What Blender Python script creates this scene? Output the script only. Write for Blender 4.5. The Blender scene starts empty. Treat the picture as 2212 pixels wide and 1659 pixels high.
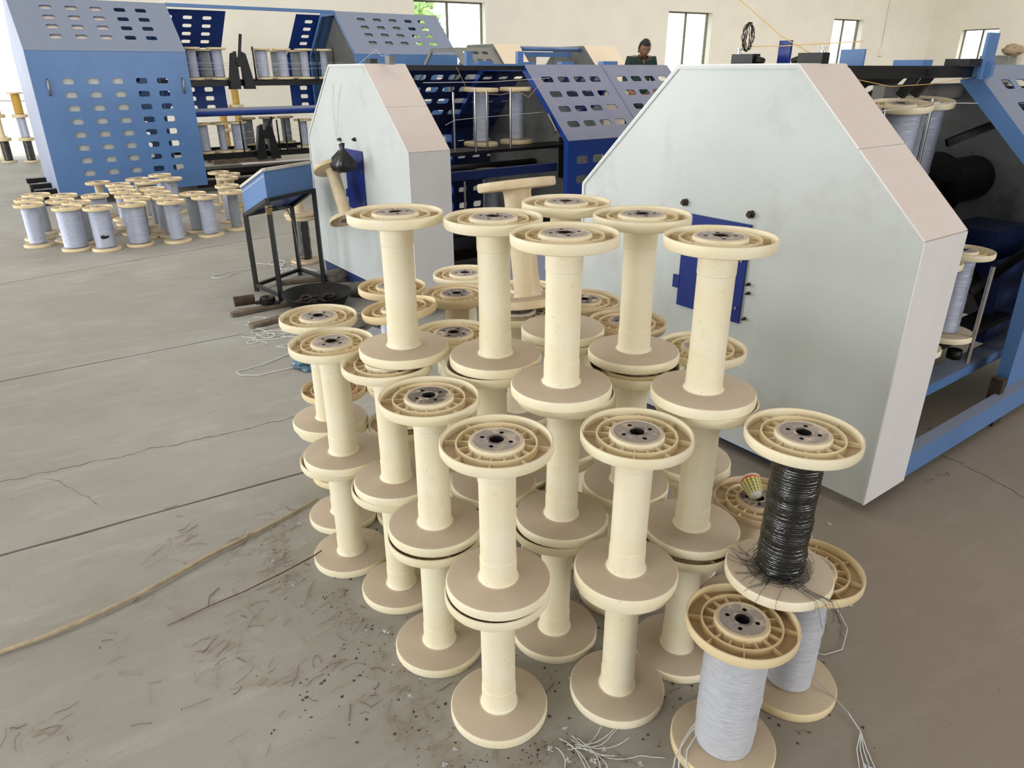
import bpy, bmesh, math, random
from mathutils import Vector, Matrix
random.seed(7)
S = bpy.context.scene
COL = S.collection
R = math.radians
# ------------------------------------------------------------------ camera, world, lights, exposure
cam_d = bpy.data.cameras.new('camera'); cam = bpy.data.objects.new('camera', cam_d); COL.objects.link(cam)
cam_d.sensor_fit = 'HORIZONTAL'; cam_d.sensor_width = 36.0; cam_d.lens = 36.0 * 1528.0 / 2212.0
cam_d.clip_start = 0.05; cam_d.clip_end = 300
cam.matrix_world = (Matrix.Translation((0, 0, 1.5)) @ Matrix.Rotation(R(90 - 23.91), 4, 'X') @ Matrix.Rotation(R(-0.15), 4, 'Z'))
S.camera = cam
w = bpy.data.worlds.new('world'); S.world = w; w.use_nodes = True
wn = w.node_tree.nodes; wn['Background'].inputs[0].default_value = (0.92, 0.97, 1.0, 1); wn['Background'].inputs[1].default_value = 4.0

def area(name, loc, target, sx, sy, power, color):
    l = bpy.data.lights.new(name, 'AREA'); l.shape = 'RECTANGLE'; l.size = sx; l.size_y = sy
    l.energy = power; l.color = color
    o = bpy.data.objects.new(name, l); COL.objects.link(o); o.location = loc
    o.rotation_euler = (Vector(target) - Vector(loc)).to_track_quat('-Z', 'Y').to_euler()
    return o
area('overhead_fill', (1.0, 9.0, 5.9), (1.0, 9.0, 0), 16, 14, 560, (1.0, 0.985, 0.965))  # unseen overhead fill, added for ambient light; the ceiling itself is closed
rear_fill = area('back_wall_fill', (11.6, 18.2, 5.8), (11.6, 18.2, 0), 18, 8, 1750, (1.0, 0.985, 0.96)); rear_fill.rotation_euler = (R(18), 0, R(29.4))  # added fill near the roof, tilted to brighten the back wall; no skylight there
area('rolling_door_daylight', (-6.8, -4.2, 2.2), (0.6, 3.0, 0.5), 6.4, 3.6, 545, (0.96, 0.985, 1.0))
area('side_door_daylight', (-12.0, 6.0, 2.2), (-3.0, 7.5, 0.6), 4.0, 3.4, 520, (0.98, 0.99, 1.0))
area('right_fill', (9.0, -3.5, 3.0), (2.0, 3.0, 0.8), 4.0, 2.0, 420, (1.0, 0.985, 0.98))  # unseen fill from behind right, added to brighten the housing side panels
S.view_settings.view_transform = 'Standard'; S.view_settings.look = 'None'
S.view_settings.exposure = -0.07; S.view_settings.gamma = 1.0; S.view_settings.use_curve_mapping = False
S.cycles.max_bounces = 8; S.cycles.diffuse_bounces = 4; S.cycles.transparent_max_bounces = 12
S.cycles.use_denoising = True

# ------------------------------------------------------------------ helpers
def lin(c):
    return tuple(((x / 255) / 12.92 if x / 255 <= 0.04045 else ((x / 255 + 0.055) / 1.055) ** 2.4) for x in c) + (1,)

class NT:
    def __init__(s, name):
        s.m = bpy.data.materials.new(name); s.m.use_nodes = True; s.t = s.m.node_tree; s.b = s.t.nodes['Principled BSDF']
        s.tc = s.t.nodes.new('ShaderNodeTexCoord')
    def n(s, typ, **kw):
        x = s.t.nodes.new(typ)
        for k, v in kw.items(): setattr(x, k, v)
        return x
    def l(s, a, b): s.t.links.new(a, b)
    def noise(s, scale, detail=4, rough=0.55, vec=None, stretch=None):
        x = s.n('ShaderNodeTexNoise'); x.inputs['Scale'].default_value = scale; x.inputs['Detail'].default_value = detail; x.inputs['Roughness'].default_value = rough
        v = vec or s.tc.outputs['Object']
        if stretch:
            mp = s.n('ShaderNodeMapping'); mp.inputs['Scale'].default_value = stretch; s.l(v, mp.inputs[0]); v = mp.outputs[0]
        s.l(v, x.inputs['Vector']); return x.outputs['Fac']
    def ramp(s, f, lo, hi, c0=(0, 0, 0, 1), c1=(1, 1, 1, 1)):
        r = s.n('ShaderNodeValToRGB'); r.color_ramp.elements[0].position = lo; r.color_ramp.elements[1].position = hi
        r.color_ramp.elements[0].color = c0; r.color_ramp.elements[1].color = c1; s.l(f, r.inputs[0]); return r.outputs[0]
    def mix(s, f, a, b):
        x = s.n('ShaderNodeMix', data_type='RGBA')
        for inp, v in ((x.inputs[0], f), (x.inputs[6], a), (x.inputs[7], b)):
            if isinstance(v, (int, float)): inp.default_value = v
            elif isinstance(v, tuple): inp.default_value = v
            else: s.l(v, inp)
        return x.outputs[2]
    def math(s, op, a, b=0.0):
        x = s.n('ShaderNodeMath', operation=op); x.use_clamp = False
        for inp, v in ((x.inputs[0], a), (x.inputs[1], b)):
            if isinstance(v, (int, float)): inp.default_value = v
            else: s.l(v, inp)
        return x.outputs[0]
    def up(s, lo=0.55, hi=0.95):
        g = s.n('ShaderNodeNewGeometry'); sp = s.n('ShaderNodeSeparateXYZ'); s.l(g.outputs['Normal'], sp.inputs[0])
        return s.ramp(sp.outputs[2], lo, hi)
    def bump(s, f, strength=0.2, dist=0.002):
        b = s.n('ShaderNodeBump'); b.inputs['Strength'].default_value = strength; b.inputs['Distance'].default_value = dist
        s.l(f, b.inputs['Height']); s.l(b.outputs[0], s.b.inputs['Normal'])
    def out(s, col, rough=0.5, metal=0.0, spec=None):
        if isinstance(col, tuple): s.b.inputs['Base Color'].default_value = col
        else: s.l(col, s.b.inputs['Base Color'])
        if isinstance(rough, (int, float)): s.b.inputs['Roughness'].default_value = rough
        else: s.l(rough, s.b.inputs['Roughness'])
        s.b.inputs['Metallic'].default_value = metal
        if spec is not None: s.b.inputs['Specular IOR Level'].default_value = spec
        return s.m

def m_plain(name, c, rough=0.5, metal=0.0, vary=0.12, scale=20.0, bump=0.0, spec=None):
    t = NT(name); a = lin(c); d = tuple(x * (1 - vary * 2.2) for x in a[:3]) + (1,)
    f = t.noise(scale, 5); col = t.mix(t.ramp(f, 0.35, 0.7), a, d)
    if bump: t.bump(f, bump)
    return t.out(col, rough, metal, spec)

def m_plastic(name, cream, amber, dust, dust_amt=0.9, grime=(150, 128, 105), lo=0.6, hi=0.97):
    t = NT(name)
    f = t.noise(9, 4); base = t.mix(t.ramp(f, 0.35, 0.75), lin(cream), lin(amber))
    oi = t.n('ShaderNodeObjectInfo'); rnd = t.math('MULTIPLY', oi.outputs['Random'], 0.22)
    base = t.mix(rnd, base, lin(amber))
    g = t.ramp(t.noise(34, 6, 0.7), 0.60, 0.80); base = t.mix(t.math('MULTIPLY', g, 0.30), base, lin(grime))
    sp = t.ramp(t.noise(130, 2), 0.735, 0.76); base = t.mix(t.math('MULTIPLY', sp, 0.7), base, lin((95, 75, 58)))
    df = t.math('MULTIPLY', t.up(lo, hi), t.ramp(t.noise(14, 5), 0.15, 0.5, (dust_amt * .82,) * 3 + (1,), (dust_amt,) * 3 + (1,)))
    col = t.mix(df, base, lin(dust))
    rg = t.math('ADD', t.math('MULTIPLY', df, 0.4), 0.42)
    t.bump(t.noise(60, 3), 0.05, 0.001)
    t.b.inputs['Subsurface Weight'].default_value = 0.0
    return t.out(col, rg, 0, 0.35)

def m_paint(name, c, dust, dust_amt=0.75, rough=0.4, lo=0.2, hi=0.6, stain=None, stain_amt=0.3, vary=0.08):
    t = NT(name); a = lin(c); d = tuple(x * (1 - vary * 2) for x in a[:3]) + (1,)
    base = t.mix(t.ramp(t.noise(2.3, 5), 0.3, 0.7), a, d)
    if stain:
        sf = t.ramp(t.noise(3.1, 6, 0.68), 0.53, 0.78); base = t.mix(t.math('MULTIPLY', sf, stain_amt), base, lin(stain))
        s2 = t.ramp(t.noise(16, 4, 0.6), 0.66, 0.8); base = t.mix(t.math('MULTIPLY', s2, stain_amt * .7), base, lin(stain))
    df = t.math('MULTIPLY', t.up(lo, hi), t.ramp(t.noise(7, 6), 0.1, 0.6, (dust_amt * .75,) * 3 + (1,), (dust_amt,) * 3 + (1,)))
    col = t.mix(df, base, lin(dust))
    return t.out(col, t.math('ADD', t.math('MULTIPLY', df, 0.4), rough), 0, 0.4)

def m_yarn(name, c1, c2, rough=0.33, metal=0.25, wave=420.0, bstr=0.5, spec=0.6):
    t = NT(name)
    f1 = t.noise(30, 4, 0.6, stretch=(1, 1, 16)); f2 = t.noise(6, 2)
    wv = t.n('ShaderNodeTexWave'); wv.bands_direction = 'Z'; wv.inputs['Scale'].default_value = wave / 2.2; wv.inputs['Distortion'].default_value = 3.5; wv.inputs['Detail Scale'].default_value = 2.0
    t.l(t.tc.outputs['Object'], wv.inputs['Vector'])
    col = t.mix(t.ramp(f1, 0.3, 0.72), lin(c1), lin(c2)); col = t.mix(t.math('MULTIPLY', t.ramp(f2, 0.55, 0.75), 0.35), col, lin(tuple(x * .72 for x in c2)))
    h = t.math('ADD', wv.outputs['Fac'], f1); t.bump(h, bstr, 0.0016)
    t.b.inputs['Anisotropic'].default_value = 0.5
    return t.out(col, rough, metal, spec)

M = {}
M['cream'] = m_plastic('cream_plastic', (238, 231, 209), (232, 219, 183), (184, 167, 149), 0.95)
M['cream_rib'] = m_plastic('cream_plastic_light_dust', (226, 211, 178), (216, 196, 154), (200, 181, 157), 0.62)
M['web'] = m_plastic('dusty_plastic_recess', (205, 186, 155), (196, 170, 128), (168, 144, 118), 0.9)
M['amber'] = m_plastic('aged_amber_plastic', (232, 216, 180), (222, 200, 156), (180, 163, 142), 0.92)
M['amber_rib'] = m_plastic('aged_amber_plastic_rib', (212, 192, 156), (198, 172, 130), (182, 158, 126), 0.55)
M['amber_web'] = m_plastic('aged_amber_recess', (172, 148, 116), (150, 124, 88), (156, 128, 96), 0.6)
M['grimy'] = m_plastic('grimy_beige_plastic', (214, 200, 172), (196, 172, 136), (172, 152, 128), 0.95, (110, 88, 70))
def m_hub(name, c):
    t = NT(name); f = t.ramp(t.noise(28, 5, 0.65), 0.46, 0.58); f2 = t.ramp(t.noise(120, 4), 0.4, 0.75)
    oi = t.n('ShaderNodeObjectInfo'); va = t.n('ShaderNodeVectorMath', operation='ADD'); t.l(t.tc.outputs['Object'], va.inputs[0]); t.l(oi.outputs['Random'], va.inputs[1])
    f = t.ramp(t.noise(30, 5, 0.65, vec=va.outputs[0]), 0.50, 0.62)
    col = t.mix(f, lin(c), lin((190, 174, 158))); col = t.mix(t.math('MULTIPLY', f2, 0.35), col, lin((96, 86, 80))); t.bump(f2, .25, .001)
    return t.out(col, .82)
M['hub'] = m_hub('grey_hub_plate', (148, 140, 135))
M['hub_dark'] = m_hub('sooty_hub_plate', (104, 96, 92))
M['bore'] = m_plain('dark_bore', (28, 24, 22), 0.9)
M['silver'] = m_yarn('silver_blue_yarn', (172, 182, 210), (214, 220, 238), 0.36, 0.5)
M['white_yarn'] = m_yarn('white_lurex_yarn', (206, 212, 232), (250, 252, 255), 0.3, 0.05, 420, 0.8)
M['dull_yarn'] = m_yarn('dull_grey_yarn', (140, 146, 156), (176, 184, 192), 0.5, 0.1)
M['black_yarn'] = m_yarn('black_wire_yarn', (8, 10, 12), (17, 22, 25), 0.22, 0.0, 120, 0.45, 1.0)
M['gold_yarn'] = m_yarn('golden_yarn', (196, 148, 48), (222, 182, 90), 0.5, 0.0)
M['concrete'] = None
M['wall'] = m_plain('cream_wall_paint', (238, 234, 222), 0.85, 0, 0.03, 1.4)
M['white_metal'] = m_paint('pale_grey_green_painted_sheet', (198, 204, 204), (206, 192, 182), 0.85, 0.32, 0.2, 0.6, (150, 140, 128), 0.42, 0.04)
M['white_side'] = m_paint('off_white_painted_sheet', (226, 224, 226), (208, 193, 184), 0.85, 0.4, 0.2, 0.6, (176, 164, 154), 0.18, 0.03)
M['beige_side'] = m_paint('beige_dusty_sheet', (222, 210, 196), (226, 208, 182), 0.9, 0.5, 0.2, 0.6)
M['blue'] = m_paint('mid_blue_paint', (92, 130, 184), (128, 134, 150), 0.92, 0.34, 0.2, 0.55, (64, 98, 150), 0.15)
M['deep_blue'] = m_paint('deep_blue_paint', (34, 68, 150), (140, 142, 158), 0.9, 0.34, 0.2, 0.55, (24, 44, 100), 0.2)
M['navy'] = m_paint('navy_paint', (28, 44, 96), (70, 76, 100), 0.6, 0.4, 0.3, 0.8)
M['door_blue'] = m_paint('royal_blue_door_paint', (26, 48, 128), (60, 76, 130), 0.5, 0.25, 0.3, 0.9, (18, 32, 86), 0.3)
M['black'] = m_paint('black_painted_steel', (22, 24, 26), (92, 86, 80), 0.55, 0.4, 0.5, 0.95)
M['oily'] = m_plain('oily_black_steel', (24, 22, 21), 0.5, 0.3, 0.3, 20)
M['grey_in'] = m_paint('dirty_grey_sheet', (128, 130, 128), (130, 122, 112), 0.7, 0.5, 0.3, 0.9, (50, 46, 42), 0.8)
M['chrome'] = m_plain('chrome_rod', (205, 205, 205), 0.16, 1.0, 0.04)
M['steel'] = m_plain('brushed_steel', (150, 148, 145), 0.35, 0.9, 0.1)
M['rust'] = m_plain('rusty_brown', (74, 57, 47), 0.8, 0.1, 0.3, 25, 0.3)
M['wood'] = m_plain('weathered_wood', (120, 104, 88), 0.85, 0, 0.25, 18, 0.3)
M['cane'] = m_plain('dry_cane', (178, 162, 134), 0.75, 0, 0.14, 30, 0.2)
M['straw'] = m_plain('dry_straw', (168, 148, 120), 0.85, 0, 0.2, 30)
M['twig'] = m_plain('brown_twig', (112, 82, 62), 0.85, 0, 0.2, 40)
M['debris'] = m_plain('dark_debris', (88, 76, 64), 0.95, 0, 0.3, 60)
M['fluff'] = m_plain('cotton_fluff', (222, 224, 228), 0.95, 0, 0.06, 80)
M['string'] = m_plain('white_string', (214, 214, 214), 0.8, 0, 0.05)
M['orange_string'] = m_plain('orange_string', (214, 176, 110), 0.8, 0, 0.05)
M['bag'] = m_plain('black_plastic_bag', (22, 24, 24), 0.32, 0, 0.1, 12)
M['blue_bag'] = m_plain('blue_plastic_bag', (92, 128, 148), 0.4, 0, 0.3, 9)
M['skin'] = m_plain('brown_skin', (134, 92, 70), 0.55, 0, 0.06, 30)
M['hair'] = m_plain('black_hair', (22, 18, 17), 0.6, 0, 0.2, 60, 0.5)
M['shirt'] = m_plain('dark_green_shirt', (28, 52, 46), 0.85, 0, 0.1, 40)
M['trousers'] = m_plain('dark_trousers', (46, 46, 52), 0.85)
M['window_frame'] = m_plain('brown_window_frame', (120, 112, 98), 0.6)
M['leaf'] = m_plain('pale_green_leaves', (176, 206, 130), 0.8, 0, 0.2, 4)
M['trunk'] = m_plain('tree_bark', (110, 96, 80), 0.9)
M['paper'] = None
M['white'] = m_plain('white_enamel', (214, 210, 200), 0.5, 0, 0.1, 8)
M['sack'] = m_plain('grey_sack_cloth', (104, 96, 90), 0.9, 0, 0.2, 10, 0.3)

def m_concrete():
    t = NT('dusty_concrete'); o = t.tc.outputs['Object']
    f1 = t.noise(0.9, 6, 0.6); f2 = t.noise(5.0, 6, 0.65, stretch=(0.75, 1.6, 1)); f3 = t.noise(60, 3)
    c = t.mix(t.ramp(f1, 0.35, 0.68), lin((141, 137, 129)), lin((159, 157, 151)))
    mp = t.n('ShaderNodeMapping'); mp.inputs['Rotation'].default_value = (0, 0, R(-33)); t.l(o, mp.inputs[0])
    f4 = t.noise(3.2, 7, 0.7, vec=mp.outputs[0], stretch=(0.8, 3.2, 1))
    c = t.mix(t.math('MULTIPLY', t.ramp(f4, 0.52, 0.76), 0.38), c, lin((184, 182, 176)))
    c = t.mix(t.math('MULTIPLY', t.ramp(f2, 0.56, 0.8), 0.45), c, lin((134, 123, 110)))
    c = t.mix(t.math('MULTIPLY', t.ramp(f3, 0.60, 0.75), 0.20), c, lin((112, 98, 84)))
    sp = t.ramp(t.noise(38, 2), 0.76, 0.775); c = t.mix(t.math('MULTIPLY', sp, 0.65), c, lin((70, 58, 48)))
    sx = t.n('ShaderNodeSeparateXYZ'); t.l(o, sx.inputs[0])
    dirt = t.math('ADD', t.math('ADD', t.math('MULTIPLY', sx.outputs[0], 1.0), t.math('MULTIPLY', sx.outputs[1], -0.12)), t.math('MULTIPLY', f1, 0.8))  # mask only turns the concrete browner towards positive x
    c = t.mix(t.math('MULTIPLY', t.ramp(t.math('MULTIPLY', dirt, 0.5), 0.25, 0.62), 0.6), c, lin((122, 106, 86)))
    t.bump(t.math('ADD', f2, t.math('MULTIPLY', f3, 0.3)), 0.25, 0.006)
    return t.out(c, 0.72, 0, 0.35)
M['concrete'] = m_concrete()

def m_glass():
    m = bpy.data.materials.new('window_glass'); m.use_nodes = True; t = m.node_tree; t.nodes.clear()
    o = t.nodes.new('ShaderNodeOutputMaterial'); mx = t.nodes.new('ShaderNodeMixShader'); a = t.nodes.new('ShaderNodeBsdfTransparent'); g = t.nodes.new('ShaderNodeBsdfGlossy')
    a.inputs[0].default_value = (0.96, 0.98, 0.96, 1); g.inputs['Roughness'].default_value = 0.05; mx.inputs[0].default_value = 0.06
    t.links.new(a.outputs[0], mx.inputs[1]); t.links.new(g.outputs[0], mx.inputs[2]); t.links.new(mx.outputs[0], o.inputs[0]); return m
M['glass'] = m_glass()

def m_cup():
    t = NT('checked_paper_cup')
    uv = t.n('ShaderNodeUVMap'); br = t.n('ShaderNodeTexBrick'); br.offset = 0.0
    br.inputs['Color1'].default_value = lin((228, 188, 96)); br.inputs['Color2'].default_value = lin((206, 196, 150)); br.inputs['Mortar'].default_value = lin((76, 118, 66))
    br.inputs['Scale'].default_value = 1.0; br.inputs['Brick Width'].default_value = 0.07; br.inputs['Row Height'].default_value = 0.17; br.inputs['Mortar Size'].default_value = 0.012
    t.l(uv.outputs[0], br.inputs['Vector'])
    sp = t.n('ShaderNodeSeparateXYZ'); t.l(uv.outputs[0], sp.inputs[0])
    band = t.math('GREATER_THAN', sp.outputs[1], 0.82)
    c = t.mix(band, br.outputs['Color'], lin((206, 92, 54)))
    return t.out(c, 0.6)
M['paper'] = m_cup()

class MB:
    """collects geometry; build() links it as one mesh object"""
    def __init__(s): s.v = []; s.f = []; s.mi = []; s.sm = []; s.uv = None
    def add(s, vs, fs, mi=0, smooth=False):
        o = len(s.v); s.v += [tuple(v) for v in vs]
        for f in fs: s.f.append(tuple(i + o for i in f)); s.mi.append(mi); s.sm.append(smooth)
    def box(s, c, d, rot=None, mi=0):
        x, y, z = d[0] / 2, d[1] / 2, d[2] / 2
        vs = [Vector((i, j, k)) for i in (-x, x) for j in (-y, y) for k in (-z, z)]
        if rot is not None: vs = [rot @ v for v in vs]
        vs = [v + Vector(c) for v in vs]
        s.add(vs, [(0, 1, 3, 2), (4, 6, 7, 5), (0, 4, 5, 1), (2, 3, 7, 6), (0, 2, 6, 4), (1, 5, 7, 3)], mi); return s
    def bar(s, p, q, wy, wz, mi=0, up=(0, 0, 1)):
        p = Vector(p); q = Vector(q); d = q - p; x = d.normalized(); u = Vector(up)
        if abs(x.dot(u)) > 0.98: u = Vector((0, 1, 0))
        y = u.cross(x).normalized(); z = x.cross(y)
        s.box((p + q) / 2, (d.length, wy, wz), Matrix((x, y, z)).transposed(), mi); return s
    def tube(s, pts, r, n=8, mi=0, cap=True, radii=None):
        pts = [Vector(p) for p in pts]; o = len(s.v); t0 = None; u = None
        for i, p in enumerate(pts):
            d = (pts[min(i + 1, len(pts) - 1)] - pts[max(i - 1, 0)])
            d = d.normalized() if d.length > 1e-9 else Vector((0, 0, 1))
            if u is None:
                u = d.orthogonal().normalized()
            else:
                u = (u - d * u.dot(d)); u = u.normalized() if u.length > 1e-6 else d.orthogonal().normalized()
            w_ = d.cross(u); rr = radii[i] if radii else r
            for k in range(n):
                a = 2 * math.pi * k / n; s.v.append(tuple(p + (u * math.cos(a) + w_ * math.sin(a)) * rr))
        for i in range(len(pts) - 1):
            for k in range(n):
                a = o + i * n + k; b = o + i * n + (k + 1) % n
                s.f.append((a, b, b + n, a + n)); s.mi.append(mi); s.sm.append(n > 5)
        if cap:
            s.f.append(tuple(o + k for k in reversed(range(n)))); s.mi.append(mi); s.sm.append(False)
            e = o + (len(pts) - 1) * n; s.f.append(tuple(e + k for k in range(n))); s.mi.append(mi); s.sm.append(False)
        return s
    def lathe(s, prof, n=48, mi=0, close=False, mat=None, mis=None, smooth=True):
        """prof: list of (r, z); axis z. close: joins last to first"""
        o = len(s.v); m = len(prof)
        for r, z in prof:
            for k in range(n):
                a = 2 * math.pi * k / n; v = Vector((r * math.cos(a), r * math.sin(a), z))
                s.v.append(tuple(mat @ v if mat else v))
        for i in range(m if close else m - 1):
            j = (i + 1) % m
            for k in range(n):
                k2 = (k + 1) % n
                s.f.append((o + i * n + k, o + i * n + k2, o + j * n + k2, o + j * n + k)); s.mi.append(mis[i] if mis else mi); s.sm.append(smooth)
        return s
    def prism(s, poly, d, mi=0):
        """poly: list of 3d points (one face), d: extrusion vector"""
        d = Vector(d); n = len(poly); vs = [Vector(p) for p in poly] + [Vector(p) + d for p in poly]
        fs = [tuple(reversed(range(n))), tuple(range(n, 2 * n))] + [(i, (i + 1) % n, (i + 1) % n + n, i + n) for i in range(n)]
        s.add(vs, fs, mi); return s
    def mesh(s, name, mats, fix=False, auto=None):
        me = bpy.data.meshes.new(name); me.from_pydata(s.v, [], s.f)
        for m in mats: me.materials.append(m)
        for p, mi, sm in zip(me.polygons, s.mi, s.sm): p.material_index = mi; p.use_smooth = sm
        if fix:
            b = bmesh.new(); b.from_mesh(me); bmesh.ops.remove_doubles(b, verts=b.verts, dist=1e-5); bmesh.ops.recalc_face_normals(b, faces=b.faces); b.to_mesh(me); b.free()
        if auto:
            me.polygons.foreach_set('use_smooth', [True] * len(me.polygons)); me.set_sharp_from_angle(angle=R(auto))
        me.update(); return me
    def build(s, name, mats, parent=None, fix=True, auto=None, **kw):
        if not isinstance(mats, (list, tuple)): mats = [mats]
        me = s.mesh(name, mats, fix, auto); return link(name, me, parent, **kw)

def link(name, me, parent=None, **kw):
    o = bpy.data.objects.new(name, me); COL.objects.link(o)
    if parent: o.parent = parent
    for k, v in kw.items(): o[k] = v
    return o
def thing(name, label, cat, loc=(0, 0, 0), rotz=0.0, group=None):
    o = bpy.data.objects.new(name, None); COL.objects.link(o); o.location = loc; o.rotation_euler = (0, 0, rotz)
    o.empty_display_size = 0.1; o['label'] = label; o['category'] = cat
    if group: o['group'] = group
    return o
def tag(o, label, cat, group=None, kind=None):
    o['label'] = label; o['category'] = cat
    if group: o['group'] = group
    if kind: o['kind'] = kind
    return o
def frame_rot(axis, spin=0.0):
    z = Vector(axis).normalized(); q = Vector((0, 0, 1)).rotation_difference(z)
    return (q.to_matrix() @ Matrix.Rotation(spin, 3, 'Z')).to_euler()

# machine frame: local x runs along the machines, local y away from the camera
ANG = R(36.3); A = Vector((math.cos(ANG), math.sin(ANG), 0)); B = Vector((-math.sin(ANG), math.cos(ANG), 0))
def W(a, b, z=0.0): return A * a + B * b + Vector((0, 0, z))

# ------------------------------------------------------------------ floor
def floor():
    root = bpy.data.objects.new('floor', None); COL.objects.link(root); root['kind'] = 'structure'
    mb = MB(); mb.prism([(-30, -20, -0.16), (40, -20, -0.16), (40, 45, -0.16), (-30, 45, -0.16)], (0, 0, 0.12)); mb.build('joint_bed', M['debris'], root)
    J = [((-1.74, 1.96), 58.9), ((-2.71, 3.43), 54.6), ((-3.95, 5.31), 42.5)]
    lines = []
    for (x, y), a in J:
        d = Vector((math.sin(R(a)), math.cos(R(a)))); p = Vector((x, y)); lines.append((p - d * 14, p + d * 34, Vector((-d.y, d.x))))
    def pt(v): return (v.x, v.y, -0.04)
    g = 0.0065
    def seg(line, off):  # joint edge, slightly chipped
        p, q, n = line; out = []
        rr = random.Random(hash((round(p.x, 2), off > 0)) & 0xffff)
        N = 300
        for i in range(N + 1):
            k = i / N; out.append(p.lerp(q, k) + n * (off + rr.uniform(-0.0022, 0.0022) + (0.004 * math.copysign(1, off) if rr.random() < .08 else 0)))
        return out
    polys = [[Vector((-14, -14)), Vector((40, -14)), Vector((40, 14))] + list(reversed(seg(lines[0], -g)))]
    polys.append(seg(lines[0], g) + list(reversed(seg(lines[1], -g))))
    polys.append(seg(lines[1], g) + list(reversed(seg(lines[2], -g))))
    polys.append(seg(lines[2], g) + [Vector((10, 42)), Vector((-30, 42)), Vector((-30, -10))])
    for i, pl in enumerate(polys):
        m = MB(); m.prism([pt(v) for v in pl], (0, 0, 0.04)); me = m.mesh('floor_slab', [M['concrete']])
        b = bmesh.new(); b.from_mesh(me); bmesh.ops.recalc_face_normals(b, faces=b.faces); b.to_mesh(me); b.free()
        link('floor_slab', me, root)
    # hairline crack across one slab
    m = MB(); rr = random.Random(5)
    def crack(p, q, wd, n=60):
        p = Vector(p); q = Vector(q); d = (q - p).normalized(); nn = Vector((-d.y, d.x)); off = 0; L = []
        for i in range(n + 1):
            off += rr.uniform(-.012, .012); off *= .93; L.append((p.lerp(q, i / n) + nn * off, wd * rr.uniform(.4, 1.2)))
        vs = []; fs = []
        for c, ww in L: vs += [(c.x + nn.x * ww, c.y + nn.y * ww, 0.0004), (c.x - nn.x * ww, c.y - nn.y * ww, 0.0004)]
        for i in range(n): fs.append((2 * i, 2 * i + 1, 2 * i + 3, 2 * i + 2))
        m.add(vs, fs)
    crack((-2.15, 2.35), (-1.0, 3.05), 0.0022); crack((1.78, 2.72), (2.05, 2.1), 0.002, 30); crack((-1.9, 2.45), (-1.55, 2.3), .001, 20)
    m.build('floor_crack', M['debris'], root, fix=False)
floor()

# ------------------------------------------------------------------ room shell
P0 = Vector((-2.24, 18.4, 0)); DW = Vector((.871, .491, 0)).normalized(); NW = Vector((-DW.y, DW.x, 0))
def wall_with_openings(name, origin, d, n, s0, s1, top, opens, thick=0.3):
    m = MB(); opens = sorted(opens)
    def blk(a, b, z0, z1):
        if b - a < 1e-4 or z1 - z0 < 1e-4: return
        p = origin + d * a; q = origin + d * b
        m.prism([p + Vector((0, 0, z0)), q + Vector((0, 0, z0)), q + Vector((0, 0, z1)), p + Vector((0, 0, z1))], n * thick)
    cur = s0
    for a, b, z0, z1 in opens:
        blk(cur, a, 0, top); blk(a, b, 0, z0); blk(a, b, z1, top); cur = b
    blk(cur, s1, 0, top)
    return m.build(name, M['wall'], None, fix=False, kind='structure')
TOP = 6.0
wins = [(0.0, 1.86, 1.35, 3.0), (7.6, 9.25, 1.35, 3.0), (14.5, 15.97, 1.35, 3.0)]
wall_with_openings('wall_back', P0, DW, NW, -16, 19.65, TOP, wins + [(-9.6, -7.95, 0.0, 3.0)])
CR = P0 + DW * 19.65; DR = -NW; NR = DW
wall_with_openings('wall_right', CR, DR, NR, 0, 34, TOP, [(1.15, 2.4, 1.35, 2.73)])
PL = P0 - DW * 16
wall_with_openings('wall_left', PL, -NW, -DW, 0, 34, TOP, [(6, 11, 0, 3.6)])
PF = PL - NW * 34
wall_with_openings('wall_front', PF, DW, -NW, 0, 35.65, TOP, [(6, 12, 0, 4.0)])
m = MB(); m.prism([PL + Vector((0, 0, TOP)), CR + Vector((0, 0, TOP)), CR - NW * 34 + Vector((0, 0, TOP)), PF + Vector((0, 0, TOP))], (0, 0, .15)); m.build('ceiling', M['wall'], None, kind='structure')
def window(idx, origin, d, n, s0, s1, z0, z1):
    root = bpy.data.objects.new('window_%d' % idx, None); COL.objects.link(root); root['kind'] = 'structure'
    off = n * 0.22; f = 0.05
    def P(s, z): return origin + d * s + off + Vector((0, 0, z))
    m = MB()
    for p, q in (((s0, z0), (s1, z0)), ((s0, z1), (s1, z1)), ((s0, z0), (s0, z1)), ((s1, z0), (s1, z1))):
        m.bar(P(*p), P(*q), 0.06, f + .02, up=(n.x, n.y, 0.0))
    m.build('window_frame', M['window_frame'], root, fix=False)
    m = MB(); c = (s0 + s1) / 2; m.bar(P(c, z0), P(c, z1), 0.05, 0.05, up=(n.x, n.y, 0)); m.build('mullion', M['window_frame'], root, fix=False)
    for a, b in ((s0, c), (c, s1)):
        m = MB(); m.prism([P(a + .02, z0 + .02), P(b - .02, z0 + .02), P(b - .02, z1 - .02), P(a + .02, z1 - .02)], n * 0.006); m.build('pane', M['glass'], root, fix=False)
    m = MB(); m.bar(origin + d * (s0 - .04) + n * .12 + Vector((0, 0, z0 - .02)), origin + d * (s1 + .04) + n * .12 + Vector((0, 0, z0 - .02)), .3, .04); m.build('window_sill', M['wall'], root, fix=False)
for i, (a, b, z0, z1) in enumerate(wins): window(i + 1, P0, DW, NW, a, b, z0, z1)
window(4, CR, DR, NR, 1.15, 2.4, 1.35, 2.73)
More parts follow.
